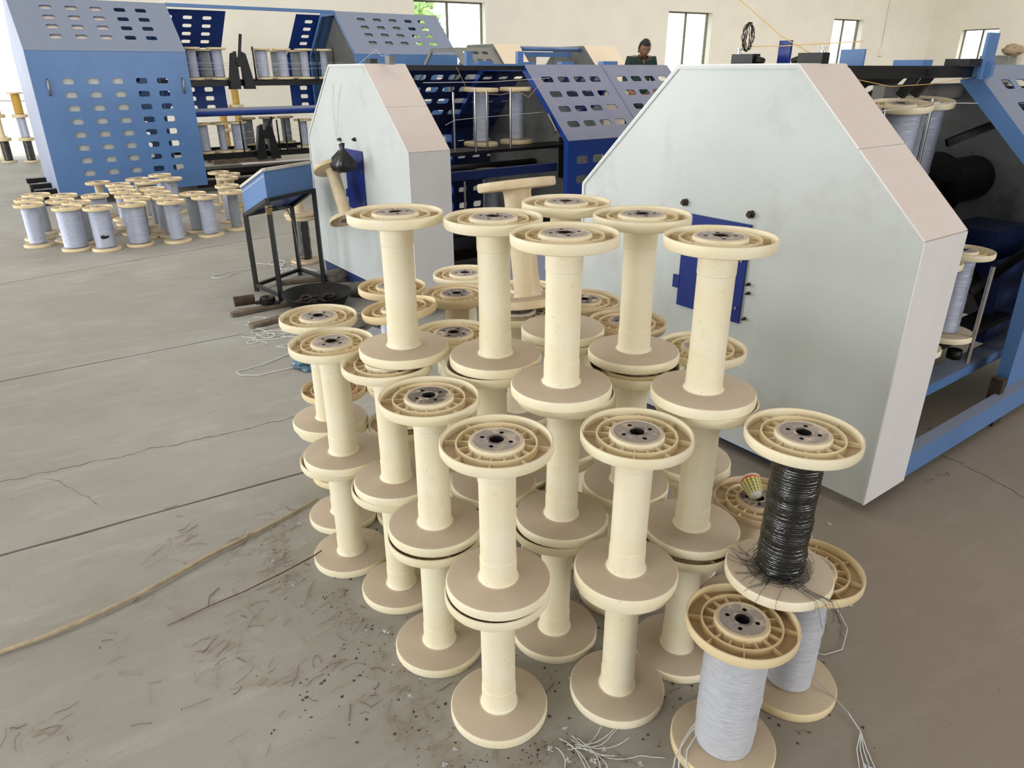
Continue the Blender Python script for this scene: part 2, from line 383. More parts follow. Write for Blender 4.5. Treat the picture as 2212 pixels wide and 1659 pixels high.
# ground and trees outside
m = MB(); m.prism([P0 - DW * 60 + NW * .3 + Vector((0, 0, -.3)), P0 + DW * 60 + NW * .3 + Vector((0, 0, -.3)), P0 + DW * 60 + NW * 60 + Vector((0, 0, -.3)), P0 - DW * 60 + NW * 60 + Vector((0, 0, -.3))], (0, 0, .2)); m.build('ground', m_plain('dry_ground', (190, 176, 150), 0.9), None, kind='structure')
def tree(c, h, lab, seed):
    rr = random.Random(seed); t = thing('leafy_tree', lab, 'tree', c)
    m = MB(); m.tube([(0, 0, -.1), (.05, 0, h * .4), (0, .05, h * .75)], .1, 8, radii=[.14, .1, .05]); m.build('trunk', M['trunk'], t)
    m = MB()
    for i in range(900):
        v = Vector((rr.gauss(0, 1), rr.gauss(0, 1), rr.gauss(0, 1))).normalized() * rr.random() ** .4
        p = Vector((v.x * h * .32, v.y * h * .32, h * .72 + v.z * h * .28)); a = Vector((rr.uniform(-1, 1), rr.uniform(-1, 1), rr.uniform(-1, 1))).normalized(); b_ = a.orthogonal().normalized() * .07; a = a * .16
        m.add([p - a, p + b_, p + a, p - b_], [(0, 1, 2, 3)])
    o = m.build('foliage', M['leaf'], t, fix=False); o['kind'] = 'stuff'
tree(P0 + DW * 1.6 + NW * 5 + Vector((0, 0, -.1)), 3.9, 'green tree outside the first window above the machines', 1)
tree(P0 + DW * 8.6 + NW * 5 + Vector((0, 0, -.1)), 4.2, 'green tree outside the window beside the worker', 2)
tree(P0 + DW * 17.8 + NW * 5 + Vector((0, 0, -.1)), 4.1, 'green tree outside the small window right of the cable coil', 3)

# ------------------------------------------------------------------ spools
SP = 0.3904; RF = 0.1232; FT = 0.0272
def flange_mesh(top, n, mats):
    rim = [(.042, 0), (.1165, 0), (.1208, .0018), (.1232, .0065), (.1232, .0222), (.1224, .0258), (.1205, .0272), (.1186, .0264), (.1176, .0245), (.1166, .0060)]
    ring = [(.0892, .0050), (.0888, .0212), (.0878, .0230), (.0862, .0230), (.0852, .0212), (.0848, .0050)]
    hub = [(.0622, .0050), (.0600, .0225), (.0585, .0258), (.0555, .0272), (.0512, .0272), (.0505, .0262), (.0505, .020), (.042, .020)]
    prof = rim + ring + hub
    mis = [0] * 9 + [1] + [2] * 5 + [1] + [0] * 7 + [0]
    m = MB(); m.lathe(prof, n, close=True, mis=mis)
    if top: m.v = [(x, y, z + SP - FT) for x, y, z in m.v]
    else:
        m.v = [(x, y, FT - z) for x, y, z in m.v]
    return m.mesh('flange', mats, fix=True, auto=38)
def rib_mesh(top, mats, n_in=16, n_out=8, lod=0):
    m = MB()
    def rib(a, r0, r1, h, t):
        c, s_ = math.cos(a), math.sin(a)
        for sgn in (0,):
            vs = []
            for r, hh in ((r0, h), (r1, h * .86)):
                for z in (.0045, hh):
                    tt = t if z < .01 else t * .62
                    for q in (-tt, tt): vs.append((r * c - q * s_, r * s_ + q * c, z))
            m.add(vs, [(0, 1, 3, 2), (4, 6, 7, 5), (0, 4, 5, 1), (2, 3, 7, 6), (0, 2, 6, 4), (1, 5, 7, 3)])
    for i in range(n_in): rib(2 * math.pi * (i + .5) / n_in, .0595, .086, .0185, .0021)
    for i in range(n_out): rib(2 * math.pi * (i + .25) / n_out, .088, .1178, .0172, .0021)
    m.v = [(x, y, z + SP - FT) if top else (x, y, FT - z) for x, y, z in m.v]
    return m.mesh('ribs', mats, fix=False)
def hub_mesh(top, mats, lod):
    b = bmesh.new(); z0 = .0266
    def circ(cx, cy, r, n): return [b.verts.new((cx + r * math.cos(2 * math.pi * k / n), cy + r * math.sin(2 * math.pi * k / n), z0)) for k in range(n)]
    loops = [circ(0, 0, .0507, 40 if lod == 0 else 20), circ(0, 0, .0165, 20 if lod == 0 else 10)]
    if lod == 0: loops += [circ(.0325 * math.cos(a), .0325 * math.sin(a), .0052, 10) for a in (math.pi / 4 + k * math.pi / 2 for k in range(4))]
    ed = []
    for L in loops: ed += [b.edges.new((L[k], L[(k + 1) % len(L)])) for k in range(len(L))]
    bmesh.ops.triangle_fill(b, use_beauty=True, use_dissolve=False, edges=ed)
    for li, L in enumerate(loops):
        if li == 0: continue
        dep = -.06 if li == 1 else .012
        lo = [b.verts.new((v.co.x * (.93 if li == 1 else 1), v.co.y * (.93 if li == 1 else 1), dep)) for v in L]
        for k in range(len(L)):
            f = b.faces.new((L[k], L[(k + 1) % len(L)], lo[(k + 1) % len(L)], lo[k])); f.material_index = 1 if li > 0 else 0
        f = b.faces.new(lo); f.material_index = 1
    bmesh.ops.recalc_face_normals(b, faces=b.faces)
    for v in b.verts: v.co.z = v.co.z + SP - FT if top else FT - v.co.z
    me = bpy.data.meshes.new('hub_plate'); b.to_mesh(me); b.free()
    for mt in mats: me.materials.append(mt)
    return me
def collar_mesh(n, mats):
    m = MB(); z = SP - FT
    m.lathe([(.0225, z + .0266), (.0225, z + .0275), (.0205, z + .0282), (.0172, z + .0276), (.0168, z + .012)], n); return m.mesh('bore_collar', mats, fix=True, auto=40)
def barrel_mesh(n, mats):
    p = [(.053, .0268), (.0478, .0284), (.0450, .0315), (.0437, .037), (.0433, .045), (.0431, .0848), (.0424, .0856), (.0418, .0866), (.0416, .20), (.0418, .3045), (.0425, .3053), (.0431, .3062), (.0433, .345), (.0440, .354), (.0455, .360), (.050, .3634)]
    m = MB(); m.lathe(p, n); return m.mesh('barrel', mats, fix=True, auto=30)
def winding_mesh(r, n, mats, seed, rough=.0008, z0=.028, z1=.3628, shape=None, name='winding', rings=60):
    rr = random.Random(seed); m = MB(); prof = []; vs = []
    for i in range(rings + 1):
        k = i / rings; z = z0 + (z1 - z0) * k
        base = r * (shape(k) if shape else 1 - .25 * max(0, (k - .985) / .015) - .2 * max(0, (.012 - k) / .012))
        j = rr.uniform(-rough, rough) + rough * .8 * math.sin(k * 37 + seed) * math.sin(k * 11)
        for q in range(n):
            a = 2 * math.pi * q / n; jj = rough * .7 * math.sin(a * 3 + k * 20 + seed) + rr.uniform(-rough, rough) * .35
            vs.append(((base + j + jj) * math.cos(a), (base + j + jj) * math.sin(a), z))
    fs = [(i * n + q, i * n + (q + 1) % n, (i + 1) * n + (q + 1) % n, (i + 1) * n + q) for i in range(rings) for q in range(n)]
    m.add(vs, fs, 0, True); return m.mesh(name, mats)
PRE = {}
def spool_meshes(kind, lod):
    key = (kind, lod)
    if key in PRE: return PRE[key]
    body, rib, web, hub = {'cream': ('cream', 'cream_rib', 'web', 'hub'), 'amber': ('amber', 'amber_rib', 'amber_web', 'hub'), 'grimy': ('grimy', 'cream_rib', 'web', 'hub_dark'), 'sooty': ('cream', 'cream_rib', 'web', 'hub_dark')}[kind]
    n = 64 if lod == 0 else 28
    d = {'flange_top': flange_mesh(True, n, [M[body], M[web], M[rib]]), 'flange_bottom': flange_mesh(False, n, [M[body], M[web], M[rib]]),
         'rib_top': rib_mesh(True, [M[rib]]), 'rib_bottom': rib_mesh(False, [M[rib]]), 'hub_top': hub_mesh(True, [M[hub], M['bore']], lod), 'hub_bottom': hub_mesh(False, [M[hub], M['bore']], lod),
         'barrel': barrel_mesh(40 if lod == 0 else 20, [M[body]]), 'collar': collar_mesh(24, [M['hub_dark']])}
    PRE[key] = d; return d
WIND = {}
def winding(kind, r, seed=0, lod=1, **kw):
    key = (kind, round(r, 3), seed % 4, lod)
    if key not in WIND: WIND[key] = winding_mesh(r, 40 if lod == 0 else 24, [M[kind]], seed % 4, rings=110 if lod == 0 else 46, **kw)
    return WIND[key]
def spool(label, x, y, z=0.0, kind='cream', lod=0, wind=None, wr=.06, axis=None, spin=None, group=None, under=False, parts='full', cat='spool', wmesh=None, wlabel=None):
    d = spool_meshes(kind, lod)
    t = thing('spool', label, cat, (x, y, z), 0, group)
    sp = spin if spin is not None else random.uniform(0, 6.28)
    t.rotation_euler = frame_rot(axis, sp) if axis is not None else (random.uniform(-.006, .006), random.uniform(-.006, .006), sp)
    f1 = link('flange', d['flange_top'], t); link('flange', d['flange_bottom'], t)
    link('ribs', d['rib_top'], f1); link('hub_plate', d['hub_top'], f1)
    if lod == 0: link('bore_collar', d['collar'], f1)
    if under:
        f2 = t.children[1]; link('ribs', d['rib_bottom'], f2); link('hub_plate', d['hub_bottom'], f2)
    link('barrel', d['barrel'], t)
    if wind or wmesh:
        o = link('winding', wmesh or winding(wind, wr, int(abs(x * 77 + y * 31)), lod), t)
        if wlabel: o['label'] = wlabel
    return t

G1 = 'cream plastic spools stacked in the foreground'
# stack: (where the stack is, [(x, y, kind, word) from the floor up])
tiers2 = ('bottom', 'top'); tiers3 = ('bottom', 'middle', 'top')
stacks = [
 ('two-high stack nearest the camera, bottom centre', [(-.035, 1.327, 'cream'), (-.033, 1.333, 'cream')]),
 ('front two-high stack just right of the nearest one', [(.274, 1.382, 'cream'), (.271, 1.368, 'cream')]),
 ('two-high stack just behind and left of the nearest one', [(-.208, 1.545, 'cream'), (-.203, 1.556, 'sooty')]),
 ('second two-high stack from the left edge of the group', [(-.543, 1.957, 'cream'), (-.526, 1.939, 'cream')]),
 ('leftmost two-high stack of the foreground group', [(-.619, 2.191, 'cream'), (-.626, 2.175, 'cream')]),
 ('leftmost three-high stack, its upper spool set off centre', [(-.35, 1.79, 'cream'), (-.338, 1.782, 'cream'), (-.299, 1.834, 'cream')]),
 ('three-high stack with the second spool rim from the left', [(-.055, 1.755, 'cream'), (-.055, 1.765, 'cream'), (-.044, 1.769, 'cream')]),
 ('three-high stack in the middle of the group', [(.121, 1.595, 'cream'), (.131, 1.592, 'cream'), (.12, 1.577, 'cream')]),
 ('three-high stack right behind the middle one', [(.153, 1.99, 'cream'), (.150, 1.985, 'cream'), (.151, 1.987, 'cream')]),
 ('three-high stack between the middle and the rightmost ones', [(.330, 1.77, 'cream'), (.328, 1.76, 'cream'), (.331, 1.797, 'cream')]),
 ('rightmost three-high stack, before the blue door', [(.462, 1.524, 'cream'), (.468, 1.542, 'cream'), (.455, 1.534, 'cream')]),
]
for where, L in stacks:
    names = tiers2 if len(L) == 2 else tiers3
    for k, (x, y, kd) in enumerate(L):
        spool('%s cream spool of the %s' % (names[k], where), x, y, k * SP, kd, group=G1)
low = [
 ('yarn-wrapped spool stack beside the basin', -.441, 2.52, 'amber'),
 ('tilted spool behind the leftmost three-high stack', -.375, 2.20, 'amber'),
 ('furthest spool back, by the small white housing', -.181, 2.699, 'cream'),
 ('spool with four dark holes, second furthest back', -.196, 2.423, 'grimy'),
 ('spool between the two leftmost three-high stacks', -.174, 2.01, 'sooty'),
 ('spool partly behind the leaning spool', .049, 2.479, 'cream'),
 ('spool carrying the leaning spool', .02, 2.235, 'cream'),
 ('spool with a scalloped hub behind the middle stacks', .251, 2.346, 'grimy'),
 ('spool right behind the third tall barrel', .365, 2.114, 'grimy'),
 ('spool nearest the blue door of the white housing', .544, 1.893, 'cream'),
]
for desc, x, y, kd in low:
    spool('bottom spool of the stack under the ' + desc.replace('yarn-wrapped spool stack', 'yarn-wrapped spool'), x, y, 0, 'cream', group=G1)
    if desc.startswith('yarn'):
        spool('dusty amber spool wrapped in silver yarn, beside the basin', x, y, SP, 'amber', wind='silver', wr=.052, group=G1)
    elif desc.startswith('tilted'):
        spool('amber rimmed spool tilted to the left behind the leftmost three-high stack', x + .055, y, SP + .022, 'amber', wind='silver', wr=.052, axis=(-.125, .03, 1), group=G1)
    else:
        spool(desc.replace('spool', 'dusty cream spool', 1) + ', top of its pair', x, y, SP, kd, group=G1)
spool('leaning grimy spool with its rim seen edge-on, behind the tall stacks', .055, 2.215, 2 * SP + .022, 'grimy', axis=(-.105, .165, .98), group=G1)
spool('single amber spool on the floor behind the leftmost stack', -.684, 2.483, 0, 'amber', group=G1)
cup_spool = spool('low dusty spool carrying the paper cup, by the white housing', .70, 1.702, 0, 'grimy', group=G1)
spool('amber rimmed spool of white yarn under the black wire spool', .729, 1.401, 0, 'amber', wmesh=winding_mesh(.058, 40, [M['white_yarn']], 3, rough=.0008, rings=110), group=G1)
spool('silver white yarn spool standing alone at the bottom right corner', .507, 1.216, 0, 'amber', spin=.35, wmesh=winding_mesh(.066, 48, [M['white_yarn']], 1, rough=.0006, rings=130, shape=lambda k: (1.0 + .05 * math.sin(k * 3.1)) * (1.02 - .1 * max(0, k - .8) / .2)), group=G1)
ax = (.0, .0, 1)
blk = spool('cream spool wound with glossy black wire, on two lower spools', .633, 1.358, SP + .002, 'cream', spin=.3, wmesh=winding_mesh(.0535, 48, [M['black_yarn']], 2, rough=.0013, rings=150), group=G1)
def tangle(name, mat, parent, paths, r, n=5):
    m = MB()
    for p in paths: m.tube(p, r, n)
    return m.build(name, M[mat], parent, fix=False)
def squiggle(rr, p, d, step, n, curl, flat=0.15, grav=0):
    p = Vector(p); d = Vector(d).normalized(); L = [p.copy()]; ax_ = Vector((0, 0, 1)); k = rr.uniform(-curl, curl)
    for i in range(n):
        k += rr.uniform(-curl, curl) * .5; k = max(-curl, min(curl, k))
        d = Matrix.Rotation(k, 3, 'Z') @ d; d.z += rr.uniform(-flat, flat) - grav; d.normalize(); p = p + d * step; L.append(p.copy())
    return L
rr = random.Random(11); paths = []
for i in range(46):
    a = rr.uniform(0, 6.28); r0 = rr.uniform(.05, .06); z = rr.uniform(.030, .06); L = []; da = rr.choice((-1, 1)) * rr.uniform(.12, .2); rg = rr.uniform(.052, .072)
    for k in range(rr.randint(8, 22)):
        rg += rr.uniform(-.003, .0034); L.append((rg * math.cos(a + k * da), rg * math.sin(a + k * da), max(.0285, z + rr.uniform(-.004, .003) - k * .001)))
    paths.append(L)
for i in range(26):
    a = rr.uniform(2.4, 4.6) - .3; L = [Vector((.052 * math.cos(a), .052 * math.sin(a), .035))]; d = Vector((math.cos(a), math.sin(a), 0))
    for k in range(rr.randint(5, 16)):
        d = Matrix.Rotation(rr.uniform(-.35, .35), 3, 'Z') @ d; q = L[-1] + d * .006; rq = math.hypot(q.x, q.y); q.z = .0283 + .001 * rr.random() if rq < .119 else max(.012, L[-1].z - .004); L.append(q)
    paths.append(L)
o = tangle('loose_wire', 'black_yarn', blk, paths, .00045, 4); o['label'] = 'tangled loose black wire'
# wire ends hanging over the lower rim
rr = random.Random(4); paths = []
for i in range(9):
    x0 = rr.uniform(-.01, .02); L = [Vector((.633 + x0, 1.358 - .055, SP + .034))]; 
    tgt = Vector((.633 + .05 + rr.uniform(-.02, .035), 1.358 - .122, SP + .0295)); L.append(L[0].lerp(tgt, .5) + Vector((rr.uniform(-.008, .008), 0, 0))); L.append(tgt)
    q = tgt + Vector((rr.uniform(.0, .012), -.008, -.012)); L.append(q)
    for k in range(rr.randint(1, 6)):
        q = q + Vector((rr.uniform(-.003, .009), rr.uniform(-.004, .0015), -.013)); L.append(q)
    paths.append([Matrix.Rotation(-.3, 3, 'Z') @ (p - Vector((.633, 1.358, SP))) for p in L])
tangle('hanging_wire', 'black_yarn', blk, paths, .0005, 4)

# paper cup lying on the low spool
cup = MB(); n = 32; prof = [(.0205, 0), (.0285, .052), (.0285, .0535), (.0296, .0545), (.0298, .056), (.0286, .0565), (.0276, .055), (.0198, .002), (0.0001, .002)]
cup.lathe(prof, n, mis=[0, 1, 1, 1, 1, 1, 1, 1])
me = cup.mesh('paper_cup', [M['paper'], M['white']], fix=False)
uvl = me.uv_layers.new(name='UVMap')
for p in me.polygons:
    for li in p.loop_indices:
        v = me.vertices[me.loops[li].vertex_index].co; i = me.loops[li].vertex_index % n
        u = i / n
        if u == 0 and any((me.loops[q].vertex_index % n) == n - 1 for q in p.loop_indices): u = 1.0
        uvl.data[li].uv = (u, v.z / .056)
for p in me.polygons: p.use_smooth = True
cp = link('paper_cup', me); tag(cp, 'small checked yellow and green paper cup resting on the low dusty spool', 'cup')
cp.location = (.682, 1.682, SP + .022); cp.rotation_euler = (R(-72), 0, R(4))

# ------------------------------------------------------------------ machines
def mroot(name, label, cat, a0, b0, group=None):
    o = thing(name, label, cat, W(a0, b0), ANG, group); return o
OFF = {}
def part(mb, name, mats, root, fix=True, auto=None, sub=None, **kw):
    a0, b0 = OFF[root.name]
    mb.v = [(x - a0, y - b0, z) for x, y, z in mb.v]
    return mb.build(name, mats, sub or root, fix=fix, auto=auto, **kw)
def new_machine(name, label, cat, a0, b0, group=None):
    r = mroot(name, label, cat, a0, b0, group); OFF[r.name] = (a0, b0); return r
def perf(mb, O, U, V, w, h, us, vs, hw, hh, r, th, mi=0):
    """sheet with rounded rectangular cut-outs. O corner, U/V unit vectors"""
    O = Vector(O); U = Vector(U).normalized(); V = Vector(V).normalized(); N = U.cross(V) * th
    def edges(c, tot):
        e = [0.0] + [(c[i] + c[i + 1]) / 2 for i in range(len(c) - 1)] + [tot]; return e
    eu, ev = edges(us, w), edges(vs, h); vs_ = []; fs = []
    def P(u, v, k): return O + U * u + V * v + N * k
    for i, cu in enumerate(us):
        for j, cv in enumerate(vs):
            u0, u1, v0, v1 = eu[i], eu[i + 1], ev[j], ev[j + 1]
            cor = [(u0, v0), (u1, v0), (u1, v1), (u0, v1)]; arc = []
            for ci, (sx, sy) in enumerate(((-1, -1), (1, -1), (1, 1), (-1, 1))):
                cx, cy = cu + sx * (hw / 2 - r), cv + sy * (hh / 2 - r); a0 = [180, 270, 0, 90][ci]
                arc.append([(cx + r * math.cos(R(a0 + q)), cy + r * math.sin(R(a0 + q))) for q in (0, 45, 90)])
            for k in (0, 1):
                b = len(vs_); vs_ += [P(u, v, k) for u, v in cor] + [P(u, v, k) for A_ in arc for u, v in A_]
                for c in range(4):
                    p = b + 4 + c * 3; n_ = b + 4 + ((c + 1) % 4) * 3
                    for f in ((b + c, p + 1, p), (b + c, p + 2, p + 1), (b + c, b + (c + 1) % 4, n_, p + 2)): fs.append(f if k else tuple(reversed(f)))
            b0 = b - 16
            for q in range(12): fs.append((b0 + 4 + q, b0 + 4 + (q + 1) % 12, b + 4 + (q + 1) % 12, b + 4 + q))
    b = len(vs_); vs_ += [P(0, 0, 0), P(w, 0, 0), P(w, h, 0), P(0, h, 0), P(0, 0, 1), P(w, 0, 1), P(w, h, 1), P(0, h, 1)]
    for q in range(4): fs.append((b + q, b + (q + 1) % 4, b + 4 + (q + 1) % 4, b + 4 + q))
    mb.add(vs_, fs, mi)
def sheet(mb, pts, th, mi=0):
    pts = [Vector(p) for p in pts]; n = (pts[1] - pts[0]).cross(pts[2] - pts[0]).normalized() * th; mb.prism(pts, n, mi); return mb

def profile(b0, wd, zb, zk, zt, fl):
    """near kink ... far: half-octagon cross-section points (b, z), counter-clockwise seen from -a"""
    s_ = (wd - fl) / 2
    return [(b0, zb), (b0, zk), (b0 + s_, zt), (b0 + s_ + fl, zt), (b0 + wd, zk), (b0 + wd, zb)]
def end_housing(root, a0, a1, pr, face_mat, side_mat, door=None, joint=True, bolts=()):
    th = .006
    m = MB(); m.prism([(a0, b, z) for b, z in pr], (th, 0, 0)); part(m, 'face_panel', face_mat, root, auto=30)
    names = ['side_panel', 'slope_panel', 'top_panel', 'slope_panel', 'side_panel']
    for i in range(5):
        (b_0, z_0), (b_1, z_1) = pr[i], pr[i + 1]; segs = 2 if (joint and names[i] == 'slope_panel') else 1
        for s_ in range(segs):
            k0, k1 = s_ / segs, (s_ + 1) / segs; g = .0012 if segs == 2 else 0
            p = Vector((a0 + .0, b_0 + (b_1 - b_0) * k0, z_0 + (z_1 - z_0) * k0)); q = Vector((a0, b_0 + (b_1 - b_0) * k1, z_0 + (z_1 - z_0) * k1)); d = (q - p).normalized(); p = p + d * (g if s_ else 0); q = q - d * (g if s_ == 0 else 0)
            m = MB(); sheet(m, [p + Vector((-.004, 0, 0)), p + Vector((a1 - a0, 0, 0)), q + Vector((a1 - a0, 0, 0)), q + Vector((-.004, 0, 0))], th); part(m, names[i], side_mat, root)
    # folded rim strip round the face edge
    m = MB(); L = [Vector((a0 - .005, b, z)) for b, z in pr]
    cen = Vector((a0 - .005, (pr[0][0] + pr[-1][0]) / 2, .8))
    for i in range(5):
        p, q = L[i], L[i + 1]; inn = lambda v: v + (cen - v).normalized() * .012
        m.prism([p, q, inn(q), inn(p)], (.006, 0, 0))
    part(m, 'edge_strip', face_mat, root, fix=False)
def door_on(root, a, b0, b1, z0, z1, mat='door_blue'):
    m = MB(); m.box((a - .006, (b0 + b1) / 2, (z0 + z1) / 2), (.008, b1 - b0, z1 - z0)); d = part(m, 'door', M[mat], root)
    d['label'] = 'royal blue access door'
    m = MB(); m.box((a - .009, b1 + .012, z0 + .10), (.006, .035, .055)); part(m, 'latch', M[mat], root, sub=d)
    for zz in (z0 + .06, z1 - .06, z1 - .14):
        m = MB(); m.tube([(a - .01, b0 + .02, zz), (a - .016, b0 + .02, zz)], .006, 10); part(m, 'screw', M['steel'], root, sub=d)
def bolt(root, a, b, z, r=.014):
    m = MB(); m.tube([(a + .002, b, z), (a - .012, b, z)], r, 6); m.tube([(a - .012, b, z), (a - .024, b, z)], r * .55, 12); part(m, 'bolt', M['rust'], root)

# --- machine 3: the large white housing with its open cradle and blue cover at the right
m3 = new_machine('rope_machine', 'large machine at right with tall white eight-sided end housing', 'machine', 2.32, 1.0)
pr3 = profile(1.0, 1.58, .05, 1.01, 1.514, .525)
end_housing(m3, 2.32, 2.605, pr3, M['white_metal'], M['white_side'])
door_on(m3, 2.32, 1.622, 1.945, .575, .965)
for b_, z_ in ((1.953, 1.005), (1.633, 1.003)): bolt(m3, 2.32, b_, z_, .016)
for b_, z_ in ((1.602, .74), (1.597, .705), (1.60, .60)): bolt(m3, 2.32, b_, z_, .007)
m = MB(); m.bar((2.47, 1.03, .10), (4.2, 1.03, .10), .05, .10); m.bar((2.47, 1.25, .20), (4.2, 1.25, .20), .09, .05); m.bar((2.36, 2.52, .10), (4.2, 2.52, .10), .05, .10); part(m, 'base_rail', M['blue'], m3, fix=False)
m = MB(); m.bar((2.42, 1.30, .05), (2.42, 2.52, .05), .07, .09); m.box((2.42, 1.30, .045), (.07, .07, .085)); part(m, 'cross_rail', M['door_blue'], m3, fix=False)
m = MB(); m.box((3.52, 1.06, .04), (.08, .08, .08)); m.box((3.52, 1.06, .15), (.04, .05, .14)); part(m, 'levelling_foot', M['rust'], m3, fix=False)
m = MB(); m.bar((2.6, 1.53, 1.49), (3.6, 1.53, 1.49), .04, .045); part(m, 'top_beam', M['black'], m3, fix=False)
for a_ in (3.30, 3.42):
    m = MB(); m.bar((a_, 1.60, 1.49), (a_, 1.66, 1.395), .03, .035); part(m, 'strut', M['black'], m3, fix=False)
# far side sheet of the open section, dark inside with cut-outs
U = (1, 0, 0); fl = Vector((0, .5275, -.504)).normalized(); L_ = math.hypot(.5275, .504)
m = MB(); perf(m, (2.61, 2.053, 1.514), U, fl, 1.6, L_, [.12 + .155 * i for i in range(10)], [.16, .27, .38, .5][:4], .10, .055, .016, .005); part(m, 'far_slope_cover', M['black'], m3)
m = MB(); sheet(m, [(2.61, 2.58, .1), (4.6, 2.58, .1), (4.6, 2.58, 1.01), (2.61, 2.58, 1.01)], .005); part(m, 'far_side_cover', M['navy'], m3)
m = MB(); m.bar((3.62, 1.93, 1.395), (5.0, 1.93, 1.395), .06, .07); part(m, 'grimy_duct', m_paint('grimy_white_duct', (190, 186, 180), (176, 168, 158), .7, .6, .3, .9, (60, 56, 52), .85), m3, fix=False)
m = MB(); m.prism([(4.45, b, z) for b, z in profile(1.1, 1.4, .2, .98, 1.42, .5)], (.02, 0, 0)); m.box((4.44, 1.35, .72), (.012, .30, .5)); part(m, 'inner_end_plate', M['grey_in'], m3)
m = MB(); m.tube([(4.44, 1.75, .95), (4.05, 1.75, .95)], .12, 24); m.tube([(4.05, 1.75, .95), (2.6, 1.75, .95)], .05, 16); m.tube([(3.98, 1.75, .95), (3.95, 1.75, .95)], .17, 28); part(m, 'rotor_shaft', M['oily'], m3, fix=False, auto=40)
m = MB(); m.box((4.15, 1.5, .62), (.35, .25, .3)); m.box((4.1, 1.3, .45), (.5, .06, .4)); part(m, 'motor_block', M['navy'], m3, fix=False)
for p, q in (((3.75, 1.62, 1.18), (4.1, 1.4, 1.34)), ((3.6, 1.30, .55), (3.85, 1.15, .80))):
    m = MB(); m.bar(p, q, .02, .035); m.bar(q, (q[0] + .04, q[1] - .01, q[2] + .03), .03, .03); part(m, 'guide_arm', M['oily'], m3, fix=False)
m = MB()
m.bar((2.6, 1.28, .385), (3.95, 1.28, .385), .12, .03); m.bar((2.6, 1.70, .97), (3.95, 1.70, .97), .12, .03); m.bar((2.62, 1.3, .38), (2.62, 1.7, .97), .05, .04); m.bar((3.9, 1.3, .38), (3.9, 1.7, .97), .05, .04); m.tube([(3.33, 1.2, .36), (3.33, 1.2, .32)], .03, 12); part(m, 'cradle', M['oily'], m3, fix=False)
for p, q in (((3.34, 1.145, .31), (3.34, 1.145, .745)), ((3.36, 1.55, .98), (3.36, 1.55, 1.385)), ((2.98, 1.55, .98), (2.98, 1.55, 1.36))):
    m = MB(); m.tube([p, q], .0095, 12); part(m, 'chrome_rod', M['chrome'], m3, auto=40)
# blue cover at the right edge
def cover(root, a0, a1, pr, body, th, us_s, vs_s, us_v, vs_v, hw, hh, r, far=True, lip=.05, end_plate=False, lips=range(5)):
    ln = a1 - a0
    (b0, z0), (b1, z1), (b2, z2), (b3, z3), (b4, z4), (b5, z5) = pr
    m = MB(); perf(m, (a0, b0, z0), (1, 0, 0), (0, 0, 1), ln, z1 - z0, us_v, vs_v, hw, hh, r, th); part(m, 'side_cover', body, root)
    sl = Vector((0, b2 - b1, z2 - z1)); m = MB(); perf(m, (a0, b1, z1), (1, 0, 0), sl, ln, sl.length, us_s, vs_s, hw, hh, r, th); part(m, 'slope_cover', body, root)
    m = MB(); sheet(m, [(a0, b2, z2), (a1, b2, z2), (a1, b3, z3), (a0, b3, z3)], -th); part(m, 'top_cover', body, root)
    if far:
        m = MB(); perf(m, (a0, b5, z5), (1, 0, 0), (0, 0, 1), ln, z4 - z5, us_v, vs_v, hw, hh, r, -th); part(m, 'far_side_cover', body, root)
        sl = Vector((0, b3 - b4, z3 - z4)); m = MB(); perf(m, (a0, b4, z4), (1, 0, 0), sl, ln, sl.length, us_s, vs_s, hw, hh, r, -th); part(m, 'far_slope_cover', body, root)
    cen = Vector(((a0), (b0 + b5) / 2, (z0 + z2) / 2 + .2))
    for aa, sg in ((a0, 1), (a1, -1)):
        m = MB()
        for i in lips:
            p = Vector((aa, pr[i][0], pr[i][1])); q = Vector((aa, pr[i + 1][0], pr[i + 1][1])); c = Vector((aa, cen.y, cen.z)); inn = lambda v: v + (c - v).normalized() * lip
            m.prism([p, q, inn(q), inn(p)], (.025 * sg, 0, 0))
        part(m, 'end_frame', body, root, fix=False)
pr3c = profile(1.06, 1.46, .05, 1.03, 1.515, .50)
m3c = new_machine('perforated_machine_cover', 'blue perforated cover at the right edge, dust grey sloping top', 'machine cover', 3.62, 1.06)
cover(m3c, 3.62, 5.1, pr3c, M['blue'], .005, [.22 + .16 * i for i in range(8)], [.18, .31, .44, .57], [.22 + .16 * i for i in range(8)], [.2 + .14 * i for i in range(5)], .10, .055, .016, far=False, lip=.07, lips=(0, 1))
m = MB(); m.bar((3.60, 1.47, 1.46), (3.60, 1.47, 1.64), .012, .10, up=(1, 0, 0)); m.box((3.60, 1.5, 1.50), (.03, .12, .06)); part(m, 'bracket_plate', M['blue'], m3c, fix=False)
m = MB(); m.box((3.5, 1.52, 1.525), (.12, .10, .03)); part(m, 'black_hinge', M['black'], m3c, fix=False)

